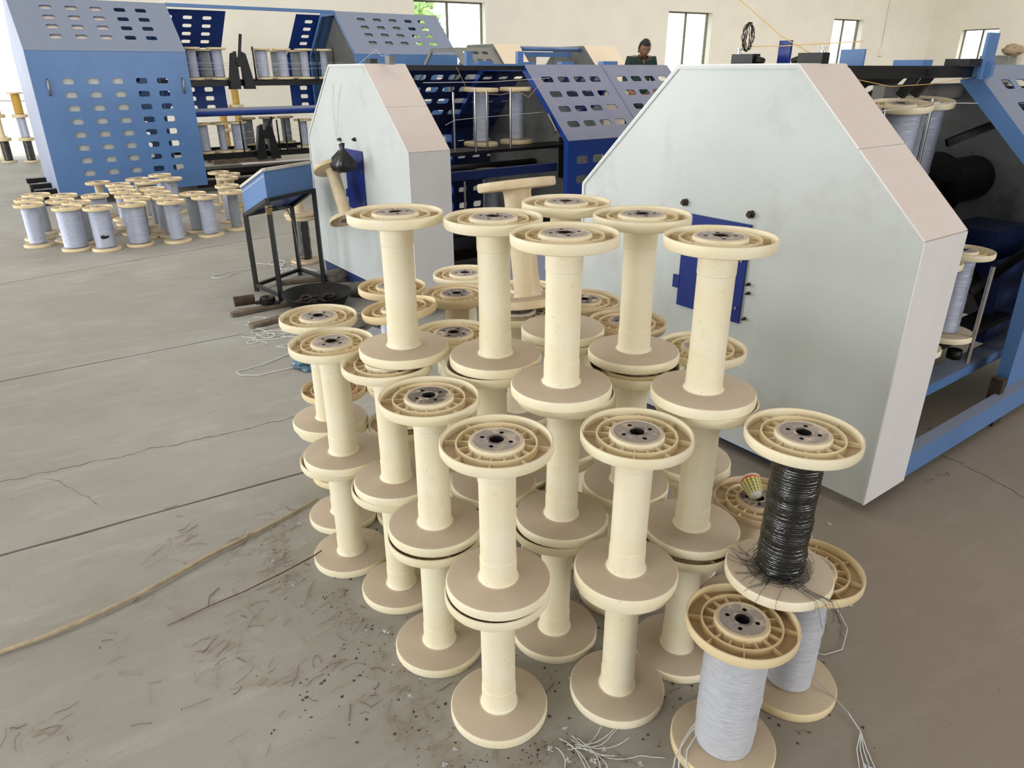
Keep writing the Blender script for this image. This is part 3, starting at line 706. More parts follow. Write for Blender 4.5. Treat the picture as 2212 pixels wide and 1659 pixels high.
# --- machine 2: small white housing, open cradle, blue cover
m2 = new_machine('rope_machine', 'smaller white eight-sided end housing behind the foreground spools, with blue door', 'machine', 2.14, 3.96)
pr2 = profile(3.96, 1.58, .09, 1.045, 1.535, .55)
end_housing(m2, 2.14, 2.43, pr2, M['white_metal'], M['white_side'])
door_on(m2, 2.14, 4.60, 4.88, .60, 1.005)
bolt(m2, 2.14, 4.945, 1.058, .014); bolt(m2, 2.14, 4.70, 1.075, .014)
m = MB(); m.bar((2.2, 4.1, .05), (5.0, 4.1, .05), .08, .09); m.bar((2.2, 5.42, .05), (5.0, 5.42, .05), .08, .09); m.bar((2.2, 4.1, .05), (2.2, 5.5, .05), .10, .085); part(m, 'base_rail', M['navy'], m2, fix=False)
m = MB(); m.bar((2.43, 4.49, 1.515), (3.42, 4.49, 1.515), .03, .028); part(m, 'top_beam', M['black'], m2, fix=False)
m = MB(); m.bar((2.43, 4.12, .86), (3.42, 4.12, .86), .05, .055); part(m, 'lower_beam', M['navy'], m2, fix=False)
m = MB(); m.bar((2.43, 4.36, .985), (3.8, 4.36, .985), .25, .02); m.bar((2.43, 4.4, .42), (3.8, 4.4, .42), .25, .02); m.tube([(2.43, 4.75, .8), (3.8, 4.75, .8)], .045, 12); m.tube([(3.03, 4.5, .985), (3.03, 4.5, .95)], .05, 12); m.tube([(3.35, 4.5, .985), (3.35, 4.5, .95)], .05, 12); m.box((3.05, 4.8, .25), (1.1, .8, .08)); m.bar((2.5, 4.2, .15), (3.4, 4.25, .22), .12, .02); part(m, 'cradle', M['oily'], m2, fix=False)
for a_, b_, z0, z1 in ((2.65, 4.25, 1.0, 1.37), (2.80, 4.22, .99, 1.39), (2.95, 4.30, .99, 1.375), (3.115, 4.25, .99, 1.385), (2.72, 4.25, .43, .80), (2.88, 4.25, .43, .80)):
    m = MB(); m.tube([(a_, b_, z0), (a_, b_, z1)], .008, 12); part(m, 'chrome_rod', M['chrome'], m2, auto=40)
U = (1, 0, 0); fl = Vector((0, .515, -.49)).normalized(); L_ = math.hypot(.515, .49)
m = MB(); perf(m, (2.43, 5.025, 1.535), U, fl, 1.6, L_, [.155 + .155 * i for i in range(9)], [.12, .25, .38, .51], .105, .055, .016, .005); part(m, 'far_slope_cover', M['navy'], m2)
m = MB(); perf(m, (2.43, 5.54, .1), U, (0, 0, 1), 1.6, .945, [.155 + .155 * i for i in range(9)], [.14 + .145 * i for i in range(6)], .09, .062, .016, .005); part(m, 'far_side_cover', M['navy'], m2)
m = MB(); m.prism([(3.72, b, z) for b, z in profile(4.08, 1.3, .2, 1.0, 1.42, .5)], (.02, 0, 0)); part(m, 'inner_end_plate', M['grey_in'], m2)
m = MB(); m.box((3.705, 4.32, .88), (.03, .17, .30)); part(m, 'inner_hatch', M['oily'], m2)
m2c = new_machine('perforated_machine_cover', 'deep blue perforated cover beside the small white housing, dusty slope', 'machine cover', 3.40, 3.96)
prc = profile(3.96, 1.58, .1, 1.045, 1.535, .55)
for a0 in (3.40, 4.155):
    cover(m2c, a0, a0 + .75, prc, M['deep_blue'], .005, [.135 + .155 * i for i in range(4)], [.145, .285, .425, .565], [.135 + .155 * i for i in range(4)], [.14 + .135 * i for i in range(6)], .105, .055, .016, far=True, lip=.045)
m = MB(); m.bar((3.37, 4.06, 1.10), (3.37, 4.16, 1.21), .012, .03); part(m, 'latch', M['steel'], m2c, fix=False)
for c_, d_ in (((2.94, 4.5, 1.575), (.05, .03, .09)), ((3.38, 4.5, 1.575), (.05, .03, .10)), ((3.08, 4.52, 1.545), (.13, .06, .03)), ((3.46, 4.52, 1.545), (.12, .06, .02)), ((4.35, 4.6, 1.55), (.16, .06, .03)), ((3.9, 4.6, 1.55), (.12, .06, .02)), ((3.16, 4.49, 1.537), (.48, .02, .012))):
    m = MB(); m.box(c_, d_); part(m, 'top_bracket', M['blue'], m2c, fix=False)

# --- machine 1: the big blue machine at the back left
m1 = new_machine('rope_machine', 'long blue machine at back left with open spool cradles and blue tube', 'machine', 2.48, 10.2)
pr1 = profile(10.2, 1.7, .12, 1.715, 2.285, .50)
us = [.36, .62, .88, 1.14, 1.375]; vsv = [.25 + .1465 * i for i in range(8)]; ss = Vector((0, .6, .57)); vss = [.22, .375, .525, .68]
for k, (a0, lab) in enumerate(((.78, 'big light blue perforated cover at the left, grey sloping top with four slot rows'), (4.76, 'far blue perforated cover below the first window'))):
    c = new_machine('perforated_machine_cover', lab, 'machine cover', a0, 10.2)
    cover(c, a0, a0 + 1.70, pr1, M['blue'], .006, us, vss, us, vsv, .125, .064, .02, far=True, lip=.05)
    m = MB(); m.prism([(a0 + (.14 if k == 0 else .2), b, z) for b, z in profile(10.222, 1.64, .2, 1.712, 2.262, .48)], (.9, 0, 0)); part(m, 'inner_housing', M['white_metal'] if k == 0 else M['grey_in'], c)
    if k == 0:
        m = MB(); m.prism([(a0 - .004, b, z) for b, z in pr1], (.004, 0, 0)); part(m, 'end_plate', m_paint('pale_blue_grey_sheet', (150, 160, 186), (170, 160, 156), .7, .4), c)
        for aa in (.93, 2.385):
            m = MB(); m.tube([(aa, 10.195, 1.42), (aa, 10.16, 1.40), (aa, 10.16, 1.27), (aa, 10.195, 1.25)], .011, 8); part(m, 'handle', M['steel'], c, fix=False)
        for bb in (10.5, 11.1, 11.75): m = MB(); m.box((.70, bb, .16), (.30, .10, .06)); m.box((.62, bb, .07), (.10, .12, .14)); part(m, 'foot', M['oily'], c, fix=False)
m = MB(); m.bar((2.48, 10.8, 2.275), (4.76, 10.8, 2.275), .05, .04); part(m, 'top_beam', M['blue'], m1, fix=False)
m = MB(); m.tube([(2.4, 10.45, 1.0), (4.8, 10.45, 1.0)], .052, 16); part(m, 'blue_tube', M['deep_blue'], m1, auto=40)
for nm, zz in (('upper_cradle_beam', 1.355), ('lower_cradle_beam', .435)):
    m = MB(); m.bar((2.4, 10.5, zz), (5.0, 10.5, zz), .05, .075); m.bar((2.4, 11.45, zz), (5.0, 11.45, zz), .05, .075)
    for a_ in [2.55 + .32 * i for i in range(8)]: m.tube([(a_, 10.55, zz + .04), (a_, 10.55, zz + .03)], .10, 16)
    part(m, nm, M['black'], m1, fix=False)
m = MB(); m.bar((2.4, 10.42, .25), (5.0, 10.42, .25), .06, .07); m.bar((2.4, 10.42, .10), (5.0, 10.42, .10), .08, .08); m.bar((2.4, 11.6, .10), (5.0, 11.6, .10), .08, .08); m.bar((2.4, 11.0, .18), (5.0, 11.0, .18), .5, .10); m.box((3.9, 10.7, .16), (.35, .3, .18)); part(m, 'base_frame', M['oily'], m1, fix=False)
m = MB(); m.bar((3.0, 10.36, .335), (4.9, 10.36, .335), .12, .015); part(m, 'pale_strip', M['white_side'], m1, fix=False)
for (a_, z_, nm) in ((3.18, 1.28, 'upper'), (3.40, .37, 'lower')):
    m = MB()
    for s_ in (-1, 1): m.prism([(a_ + s_ * .03, 10.36, z_), (a_ + s_ * .17, 10.36, z_), (a_ + s_ * .09, 10.36, z_ + .43), (a_ + s_ * .03, 10.36, z_ + .46)], (0, .10, 0))
    m.tube([(a_, 10.33, z_ + .33), (a_, 10.49, z_ + .33)], .06, 14); part(m, 'bearing_stand', M['black'], m1, fix=False)
    m = MB(); m.bar((a_ - .01, 10.34, z_ + .36), (a_ + .05 if nm == 'upper' else a_ + .10, 10.34, z_ + (.66 if nm == 'upper' else .55)), .03, .035); part(m, 'lever', M['black'], m1, fix=False)
for a_, z0 in ((3.39, 1.38), (4.27, 1.38), (4.52, 1.38), (3.09, .46), (3.59, .46), (3.70, .46), (3.91, .46)):
    m = MB(); m.tube([(a_, 10.43, z0), (a_, 10.43, z0 + .42)], .012, 8); part(m, 'rod', M['black'], m1, fix=False)
for a0, a1 in ((1.9, 3.40), (4.42, 6.4)):
    ln = a1 - a0; u_ = [.22 + .26 * i for i in range(int((ln - .3) / .26) + 1)]
    m = MB(); perf(m, (a0, 12.0, .9), (1, 0, 0), (0, 0, 1), ln, .8, u_, [.1 + .125 * i for i in range(6)], .12, .06, .02, .005); part(m, 'back_side_cover', M['deep_blue'], m1)
    m = MB(); perf(m, (a0, 12.0, 1.7), (1, 0, 0), (0, -.6, .57), ln, .83, u_, [.14, .28, .42, .56, .70], .12, .06, .02, .005); part(m, 'back_slope_cover', M['deep_blue'], m1)

# --- beige machine further back
m4 = new_machine('rope_machine', 'low beige and grey machine tops seen behind the deep blue cover', 'machine', 5.18, 7.75)
pr4 = profile(7.75, 1.55, .1, 1.35, 1.81, .60)
end_housing(m4, 5.76, 6.16, pr4, M['grey_in'], M['beige_side'], joint=False)
for a0, a1 in ((5.18, 5.75),):
    cover(m4, a0, a1, profile(7.75, 1.55, .1, 1.33, 1.76, .6), M['grey_in'], .005, [.12, .26, .40], [.15, .28, .42, .55], [.12, .26, .40], [.2, .5, .8], .09, .05, .015, far=False)
m = MB(); sheet(m, [(7.30, 7.75, 1.35), (7.88, 7.75, 1.35), (7.88, 8.225, 1.81), (7.30, 8.225, 1.81)], .006); part(m, 'slope_panel', M['beige_side'], m4)
m = MB(); sheet(m, [(7.30, 7.75, .1), (7.88, 7.75, .1), (7.88, 7.75, 1.35), (7.30, 7.75, 1.35)], .006); part(m, 'side_panel', M['beige_side'], m4)
m = MB(); m.prism([(7.30, b, z) for b, z in pr4], (.006, 0, 0)); part(m, 'face_panel', M['grey_in'], m4)
m = MB(); m.tube([(6.16, 8.3, 1.765), (7.3, 8.3, 1.765)], .03, 10); m.bar((6.16, 8.5, 1.70), (7.3, 8.5, 1.70), .03, .06); part(m, 'blue_tube', M['blue'], m4, fix=False)
m = MB(); sheet(m, [(6.16, 9.3, .2), (7.3, 9.3, .2), (7.3, 9.3, 1.72), (6.16, 9.3, 1.72)], .006); part(m, 'back_panel', M['grey_in'], m4)
m = MB(); m.prism([(7.31, b, z) for b, z in profile(7.8, 1.4, .2, 1.3, 1.75, .5)], (.3, 0, 0)); part(m, 'inner_block', M['navy'], m4)

# spools mounted on the machines
G2 = 'spools mounted in the machine cradles'
def mspool(label, a, b, z, kind='amber', wind=None, wr=.06, lod=1, **kw):
    p = W(a, b); return spool(label, p.x, p.y, z, kind, lod, wind, wr, group=G2, **kw)
ordw = ['first', 'second', 'third', 'fourth', 'fifth', 'sixth', 'seventh']
for k, (a_, r_) in enumerate(((2.64, .062), (2.965, .068), (3.55, .082), (3.845, .066), (4.16, .055), (4.45, .05))):
    mspool('silver spool %s from the left in the upper front row of the back-left machine' % ordw[k], a_, 10.6, 1.395, 'amber', 'silver', r_)
for k, (a_, r_) in enumerate(((3.03, .078), (4.05, .07), (4.36, .075))):
    mspool('greyish spool %s from the left in the upper rear row of the back-left machine' % ordw[k], a_, 11.45, 1.395, 'amber', 'dull_yarn', r_)
for k, (a_, r_) in enumerate(((2.62, .075), (2.87, .05), (3.10, .088), (4.03, .055))):
    mspool('silver spool %s from the left in the lower front row of the back-left machine' % ordw[k], a_, 10.6, .475, 'amber', 'silver', r_)
for k, (a_, r_) in enumerate(((3.50, .07), (3.80, .07), (4.08, .07))):
    mspool('greyish spool %s from the left in the lower rear row of the back-left machine' % ordw[k], a_, 11.45, .475, 'amber', 'dull_yarn', r_)
mspool('left of two silver spools in the open cradle beside the small housing', 3.03, 4.5, .998, 'amber', 'silver', .055, axis=(.02, 0, 1))
mspool('right of two silver spools in the open cradle, tape on its yarn', 3.355, 4.5, .998, 'amber', 'silver', .052)
mspool('silver spool low in the cradle behind the blue tube, ring rim showing', 3.12, 4.5, .435, 'amber', 'silver', .05)
mspool('left upper silver spool in the open machine at the right edge', 3.22, 1.62, .985, 'cream', 'silver', .085, lod=0, axis=(-.03, -.12, 1))
mspool('right upper silver spool in the open machine at the right edge', 3.62, 1.71, .985, 'cream', 'silver', .088, lod=0, axis=(-.03, -.12, 1))
mspool('lower blue-grey spool behind the chrome rod at right', 3.33, 1.27, .405, 'cream', 'silver', .058, lod=0)
mspool('lower spool mostly hidden behind the large white housing', 3.03, 1.27, .405, 'cream', 'silver', .058, lod=0)

# ------------------------------------------------------------------ floor spools at the left
G3 = 'silver spools standing on the floor by the big blue cover'
FL = [(-4.446, 6.622, 'silver', .072), (-4.616, 6.903, 'silver', .06), (-4.721, 7.184, 'dull_yarn', .06), (-4.424, 7.143, 'silver', .06), (-4.277, 6.831, 'silver', .05), (-4.065, 6.73, 'dull_yarn', .07), (-3.999, 6.463, 'silver', .098),
      (-4.105, 7.131, 'silver', .095), (-3.721, 6.459, 'silver', .085), (-4.558, 8.026, None, 0), (-4.261, 7.88, 'silver', .05), (-4.095, 7.626, 'silver', .05), (-3.961, 7.395, 'silver', .06), (-3.783, 7.133, 'silver', .06), (-3.60, 6.955, 'dull_yarn', .05),
      (-3.5, 6.639, 'silver', .092), (-4.253, 8.297, None, 0), (-4.025, 8.052, 'dull_yarn', .06), (-3.74, 7.564, 'dull_yarn', .055), (-3.56, 7.29, 'silver', .05), (-3.369, 7.034, 'silver', .06), (-3.207, 6.782, 'silver', .066), (-4.145, 8.63, 'silver', .055),
      (-3.879, 8.309, 'silver', .06), (-3.189, 7.247, 'dull_yarn', .072), (-2.993, 7.049, 'silver', .07), (-3.541, 8.86, None, 0), (-3.355, 8.70, None, 0), (-3.263, 8.374, None, 0), (-3.036, 7.756, 'silver', .06), (-2.84, 7.353, 'dull_yarn', .052)]
FLAB = ['silver spool at the front left corner of the floor group', 'silver spool second in the leftmost file of the floor group', 'rear spool of the leftmost file, dull grey yarn', 'rearmost spool just right of the leftmost file', 'slim spool behind the first and the fattest front spools',
        'dull spool right behind the fattest front spool', 'fattest silver spool, second in the front row', 'fat silver spool standing behind the black-smudged one', 'silver front spool with a black smudge on its yarn', 'bare cream spool standing alone by the blue cover',
        'second spool right of the bare one, rims overlapping', 'third spool along the diagonal file from the bare one', 'fourth spool along the diagonal file from the bare one', 'fifth spool along the diagonal file from the bare one', 'sixth spool, right behind the fourth front-row one',
        'fat silver spool with small dark fleck, right of the smudged one', 'bare spool near the blue cover, rim above its neighbours', 'dull spool just before the rear bare one', 'dull grey spool at the centre of the floor group', 'slim silver spool right of centre in the floor group', 'silver spool directly behind the sixth front one',
        'slim bright silver spool at the right of the main front row', 'rearmost silver spool, its rim against the blue cover', 'silver spool second from the blue cover', 'matt grey spool, left of the right-hand pair', 'pale matt silver spool, right of the right-hand pair with dark streak', 'bare cream spool at the far right rear, furthest back',
        'second bare spool of the far right file', 'third bare spool of the far right file, double rim', 'silver spool in the far right file beside the desk', 'spool nearest the blue desk, partly hidden by its edge']
for (x, y, wd, r_), lb in zip(FL, FLAB): 
    t = spool(lb, x, y, 0, 'amber' if wd else 'grimy', 1, wd, r_ or .06, group=G3)
    if 'black smudge' in lb:
        m = MB(); rr = random.Random(2); vs = []
        for i in range(14):
            a = 2 * math.pi * i / 14; rad = rr.uniform(.6, 1.15); vs.append((rad * math.cos(a) * .038, rad * math.sin(a) * .018))
        q = []; a0 = math.atan2(-6.459, 3.721)
        for u_, v_ in vs: q.append(((.0875) * math.cos(a0 + u_ / .0875), (.0875) * math.sin(a0 + u_ / .0875), .13 + v_))
        c0 = (.0885 * math.cos(a0), .0885 * math.sin(a0), .13); m.add(q + [c0], [(i, (i + 1) % 14, 14) for i in range(14)])
        sm = m.build('soot_smudge', M['oily'], t, fix=False); t.rotation_euler = (0, 0, 0)
# stack by the desk and far stacks
spool('black-wound spool under a bare spool behind the blue desk', -1.766, 5.99, 0, 'grimy', 1, 'black_yarn', .055, group='two-high pair behind the desk')
spool('bare cream spool on top of a black-wound one behind the desk', -1.78, 6.0, SP, 'grimy', 1, group='two-high pair behind the desk')
G5 = 'stacked spools in the bright doorway at far left'
for x, y, wds, nm in ((-9.12, 13.40, ('black_yarn', None, 'gold_yarn'), 'left'), (-8.74, 13.45, ('black_yarn', 'silver', 'gold_yarn'), 'right'), (-9.42, 13.75, (None, None, None), 'rear left')):
    for k, wd in enumerate(wds): spool('%s spool of the %s stack in the bright doorway' % (tiers3[k], nm), x, y, k * SP, 'amber', 1, wd, .07, group=G5)
m = MB()
for i in range(5): m.box((-.5 + .25 * i, 0, .135), (.12, .9, .025))
for i in range(3): m.box((0, -.4 + .4 * i, .06), (1.1, .08, .12))
o = m.build('pallet', M['wood'], None, fix=False); tag(o, 'low wooden pallet under the golden spools behind the blue machine', 'pallet'); o.location = (-5.02, 13.55, 0); o.rotation_euler = (0, 0, ANG)
for i, (x, y) in enumerate(((-5.12, 13.42), (-4.90, 13.56))):
    for k in range(3): spool('%s golden yarn spool of the %s stack behind the back-left machine' % (tiers3[k], ('left', 'right')[i]), x, y, .15 + k * SP, 'amber', 1, 'gold_yarn', .06, group='golden spools on a pallet')

# ------------------------------------------------------------------ things around the machines
spool('dusty spool hanging aslant in front of the small white housing', -1.113, 4.843, .572, 'grimy', 1, axis=(-.111, .151, .321), under=True, group='hanging spool')
def crumple(name, c, rx, ry, rz, mat, seed, n=3, amp=.25, label=None, cat=None, flat=False):
    b = bmesh.new(); bmesh.ops.create_icosphere(b, subdivisions=n, radius=1); rr = random.Random(seed)
    from mathutils import noise as nz
    for v in b.verts:
        d = nz.noise(v.co * 1.7 + Vector((seed, 0, 0))) * amp + nz.noise(v.co * 5 + Vector((0, seed, 0))) * amp * .5; v.co *= 1 + d
        v.co = Vector((v.co.x * rx, v.co.y * ry, v.co.z * rz))
        if flat: v.co.z = max(v.co.z, -.0)
    for f in b.faces: f.smooth = False
    me = bpy.data.meshes.new(name); b.to_mesh(me); b.free(); me.materials.append(M[mat]); o = link(name, me); o.location = c
    if label: tag(o, label, cat)
    return o
# black bag tied to the bolt
bag = thing('plastic_bag', 'small black plastic bag hanging from the bolt on the small white housing', 'bag', W(2.0, 4.61, .925)); bag.scale = (.95, .95, .66)
m = MB(); n = 26; prof = [(.001, .21), (.016, .205), (.012, .175), (.012, .155), (.03, .12), (.055, .07), (.07, .02), (.072, -.02), (.06, -.05), (.03, -.062), (.001, -.064)]; rr = random.Random(3)
for i, (r_, z_) in enumerate(prof):
    for k in range(n):
        a = 2 * math.pi * k / n; q = r_ * (1 + .22 * math.sin(a * 4 + i * .3) * (1 if z_ > .0 else .4) + rr.uniform(-.05, .05)); m.v.append((q * math.cos(a) * 1.15, q * math.sin(a) * .6, z_ + .008 * math.sin(a * 3 + i)))
for i in range(len(prof) - 1):
    for k in range(n): m.f.append((i * n + k, i * n + (k + 1) % n, (i + 1) * n + (k + 1) % n, (i + 1) * n + k)); m.mi.append(0); m.sm.append(True)
m.build('bag_body', M['bag'], bag, fix=True)
m = MB(); m.tube([(0, 0, .16), (-.05, .16, .19), (-.10, .36, .205)], .0012, 4); m.build('tie_string', M['string'], bag, fix=False)
m = MB(); p = W(2.11, 4.945, 1.058); m.tube([p, W(2.13, 4.99, 1.30), W(2.15, 4.97, 1.54)], .0008, 4); m.tube([p, W(2.13, 4.90, 1.30), W(2.15, 4.80, 1.54)], .0008, 4); o = m.build('thread', M['straw'], None, fix=False); tag(o, 'thin threads running down the small white housing to its bolt', 'thread')

# console desk
desk = thing('control_desk', 'blue sloped control desk on a black four-legged stand, rusty white rim', 'desk', (-1.665, 5.19, 0))
o0 = Vector((-1.665, 5.19, 0))
cA, cB, cC, cD = [Vector(v) - o0 for v in ((-1.90, 5.11, 0), (-1.635, 4.835, 0), (-1.455, 5.33, 0), (-1.70, 5.56, 0))]
zA, zB, zC, zD = .574, .722, .712, .56
bot = [cA + Vector((0, 0, zA)), cB + Vector((0, 0, zB)), cC + Vector((0, 0, zC)), cD + Vector((0, 0, zD))]
topv = [v + Vector((0, 0, .175)) for v in bot]
for i, nm in enumerate(('front_panel', 'front_panel', 'rear_panel', 'rear_panel')):
    j = (i + 1) % 4; m = MB(); sheet(m, [bot[i], bot[j], topv[j], topv[i]], -.004); m.build('side_panel', M['blue'], desk)
m = MB(); sheet(m, bot, .004); m.build('bottom_panel', M['deep_blue'], desk)
m = MB(); rust_rim = m_paint('rusty_white_enamel', (210, 206, 196), (196, 186, 172), .5, .5, .3, .9, (140, 84, 56), .9)
for i in range(4): m.bar(topv[i] + Vector((0, 0, .008)), topv[(i + 1) % 4] + Vector((0, 0, .008)), .022, .018)
m.build('rim', rust_rim, desk, fix=False)
m = MB(); sheet(m, [v + Vector((0, 0, -.03)) for v in topv], .004); m.build('top_panel', M['white'], desk)
for i, (c, z) in enumerate(zip((cA, cB, cC, cD), (zA, zB, zC, zD))):
    m = MB(); m.bar((c.x, c.y, 0), (c.x, c.y, z), .028, .028); m.build('leg', M['black'], desk, fix=False)
    q = (cA, cB, cC, cD)[(i + 1) % 4]; zq = (zA, zB, zC, zD)[(i + 1) % 4]
    m = MB(); m.bar((c.x, c.y, z - .012), (q.x, q.y, zq - .012), .03, .024); m.build('top_rail', M['black'], desk, fix=False)
    if i != 1: m = MB(); m.bar((c.x, c.y, .045), (q.x, q.y, .045), .024, .024); m.build('foot_rail', M['black'], desk, fix=False)
m = MB(); rr = random.Random(9)
for k in range(5):
    L = []
    for i in range(16):
        a = 2 * math.pi * i / 15; L.append((cB.x + .022 * math.cos(a), cB.y + .022 * math.sin(a) + 0, zB - .05 - .012 * k + rr.uniform(-.006, .006)))
    m.tube(L, .0018, 5)
o = m.build('tied_wire', M['orange_string'], desk, fix=False); o['label'] = 'yellow wire wound round the leg'
m = MB(); m.tube([(-.03, .0, .60), (.02, .08, .56), (cD.x + .005, cD.y - .02, .42), (cD.x + .016, cD.y - .016, .2), (cD.x + .016, cD.y - .016, .08)], .0035, 6); m.tube([(-.05, .03, .62), (0, .14, .56), (cD.x + .008, cD.y - .018, .40)], .004, 5); m.build('cable', M['straw'], desk, fix=False)

# basin of scrap
bs = thing('metal_basin', 'wide black metal basin full of scrap parts under the blue desk', 'basin', (-1.345, 4.72, 0))
m = MB(); m.lathe([(.001, .0), (.15, .0), (.19, .03), (.225, .095), (.238, .10), (.238, .106), (.222, .102), (.186, .036), (.148, .008), (.001, .008)], 40); m.build('bowl', M['oily'], bs, auto=50)
rr = random.Random(12)
for k in range(9):
    m = MB(); a = rr.uniform(0, 6.28); r_ = rr.uniform(.02, .12); x, y = r_ * math.cos(a), r_ * math.sin(a)
    if k % 3 == 0: m.lathe([(.028, -.008), (.045, -.008), (.045, .008), (.028, .008)], 18, close=True, mat=Matrix.Translation((x, y, .05)) @ Matrix.Rotation(rr.uniform(.1, .7), 4, 'X'))
    elif k % 3 == 1: m.bar((x - .05, y, .04), (x + .04, y + .04, .065), .02, .012)
    else: m.tube([(x - .04, y, .04), (x, y + .01, .06), (x + .04, y + .04, .05)], .01, 8)
    m.build('scrap_piece', M['oily'] if k % 2 else M['rust'], bs, fix=False)
for i, (p, q, lb) in enumerate((((-1.87, 4.50, .018), (-1.50, 4.80, .018), 'short dark plank on the floor left of the basin'), ((-1.66, 4.27, .018), (-1.44, 4.50, .018), 'splintered dark plank nearest the foreground on the floor'), ((-1.80, 5.26, .018), (-1.25, 5.50, .018), 'dark plank under the back of the blue desk'))):
    m = MB(); m.bar(p, q, .055, .022); o = m.build('plank', M['wood'], None, fix=False); tag(o, lb, 'plank', 'planks under the desk')
bh = thing('bearing_housing', 'black cast bearing housing lying on the plank by the desk leg', 'bearing housing', (-1.685, 4.70, .029))
m = MB(); m.lathe([(.028, 0), (.05, 0), (.052, .01), (.052, .045), (.046, .05), (.03, .05), (.028, .045)], 28, close=True); m.prism([(-.08, -.02, 0), (.08, -.02, 0), (.08, .02, 0), (-.08, .02, 0)], (0, 0, .018)); m.build('housing_body', M['oily'], bh, auto=35)
m = MB(); m.lathe([(.018, .012), (.027, .012), (.027, .046), (.018, .046)], 24, close=True); m.build('inner_ring', M['black'], bh, auto=35)
m = MB(); m.tube([(-.06, -.03, 0), (.055, .035, 0)], .035, 18); o = m.build('wooden_roller', M['rust'], None, auto=35); tag(o, 'short brown wooden roller lying left of the bearing housing', 'roller'); o.location = (-1.83, 4.66, .064)
crumple('sack_cloth', (-1.37, 5.42, .03), .13, .10, .05, 'sack', 3, label='grey crumpled cloth behind the basin', cat='cloth')
crumple('sack_cloth', (-1.02, 5.02, .035), .20, .12, .06, 'sack', 7, label='larger grey sack lying by the foot of the small white housing', cat='cloth')
crumple('sack_cloth', (-1.05, 4.30, .02), .22, .16, .035, 'sack', 9, label='flat dusty cloth heap between the basin and the spools', cat='cloth')
m = MB(); m.prism([(-1.06, 3.75, .004), (-.78, 3.55, .004), (-.62, 4.02, .02), (-.88, 4.22, .02)], (0, 0, .006)); o = m.build('grey_sheet', m_plain('grey_plastic_sheet', (150, 152, 158), .5), None); tag(o, 'flat grey sheet on the floor behind the left spools', 'sheet')
crumple('blue_plastic_bag', (-1.13, 3.68, .02), .07, .12, .035, 'blue_bag', 5, n=4, amp=.5, label='crumpled blue plastic bag on the floor left of the spools', cat='bag')
# leaning dusty sheet and stool between the two machines
m = MB(); sheet(m, [(-.12, 4.80, .40), (.62, 4.86, .40), (.66, 4.35, .08), (-.05, 4.28, .08)], .004); o = m.build('loose_cover_panel', M['deep_blue'], None); tag(o, 'loose blue cover panel with grey dust propped between the machines', 'panel')
m = MB(); m.bar((-.1, 4.74, 0), (-.1, 4.74, .38), .03, .03); m.bar((.58, 4.78, 0), (.58, 4.78, .38), .03, .03); m.bar((-.03, 4.33, 0), (-.03, 4.33, .08), .03, .03); m.bar((.62, 4.40, 0), (.62, 4.40, .08), .03, .03); o2 = m.build('prop_block', M['wood'], o, fix=False); o2['kind'] = 'stuff'
st = thing('small_stand', 'low black steel stand beside the large white housing', 'stand', (.47, 3.9, 0))
for c in ((-.16, -.10), (.05, .03), (-.20, .18), (.02, .28)): m = MB(); m.bar((c[0], c[1], 0), (c[0], c[1], .43), .03, .03); m.build('leg', M['black'], st, fix=False)
m = MB(); m.prism([(-.17, -.12, .43), (.06, .02, .43), (.03, .30, .43), (-.22, .19, .43)], (0, 0, .02)); m.build('stand_top', M['black'], st)

# things on top of the housings
def sensor(label, a, b, z, flip=1, yaw=0):
    t = thing('thread_sensor', label, 'sensor', W(a, b, z), ANG)
    m = MB(); m.bar((0, -.06 * flip, .022), (0, .035 * flip, .022), .045, .036); m.build('sensor_body', M['black'], t, fix=False)
    m = MB(); m.tube([(0, .035 * flip, .02), (0, .07 * flip, .016)], .013, 10, radii=[.015, .009]); m.build('rubber_boot', M['oily'], t, fix=False)
    m = MB(); m.lathe([(.003, .04), (.010, .04), (.010, .045), (.006, .047), (.006, .053), (.010, .055), (.010, .059), (.003, .060)], 16, mat=Matrix.Translation((0, -.045 * flip, 0))); m.build('thread_guide', M['chrome'], t, fix=False, auto=40)
    return t
sensor('left thread sensor on the large white housing, under the cable coil', 2.45, 1.83, 1.514, -1)
sensor('right thread sensor on the large white housing, beside the blue plate', 2.47, 1.585, 1.514, 1)
t = thing('thread_sensor', 'small dark thread guide on the small white housing top', 'sensor', W(2.28, 4.62, 1.535), ANG)
m = MB(); m.box((0, .03, .02), (.05, .07, .035)); m.build('sensor_body', M['black'], t, fix=False); m = MB(); m.box((0, -.23, .025), (.04, .06, .05)); m.build('guide_block', M['grey_in'], t, fix=False)
m = MB(); m.tube([(0, .25, .0), (0, .05, .06), (0, -.05, .09), (0, -.12, .05), (0, -.22, .06)], .0011, 5); m.build('thread_loop', M['string'], t, fix=False)
m = MB(); rr = random.Random(6)
for k in range(7):
    L = []
    for i in range(21):
        a = 2 * math.pi * i / 20 + rr.uniform(-.05, .05); L.append((rr.uniform(-.006, .006), (.006 + .0035 * k) * math.sin(a) + .008, .052 + .048 * math.cos(a) + rr.uniform(-.002, .002)))
    m.tube(L, .0014, 5)
o = m.build('cable_coil', M['oily'], None, fix=False); tag(o, 'dark coil of thin cable standing on the left thread sensor', 'cable'); o.location = W(2.45, 1.835, 1.56); o.rotation_euler = (0, 0, ANG)
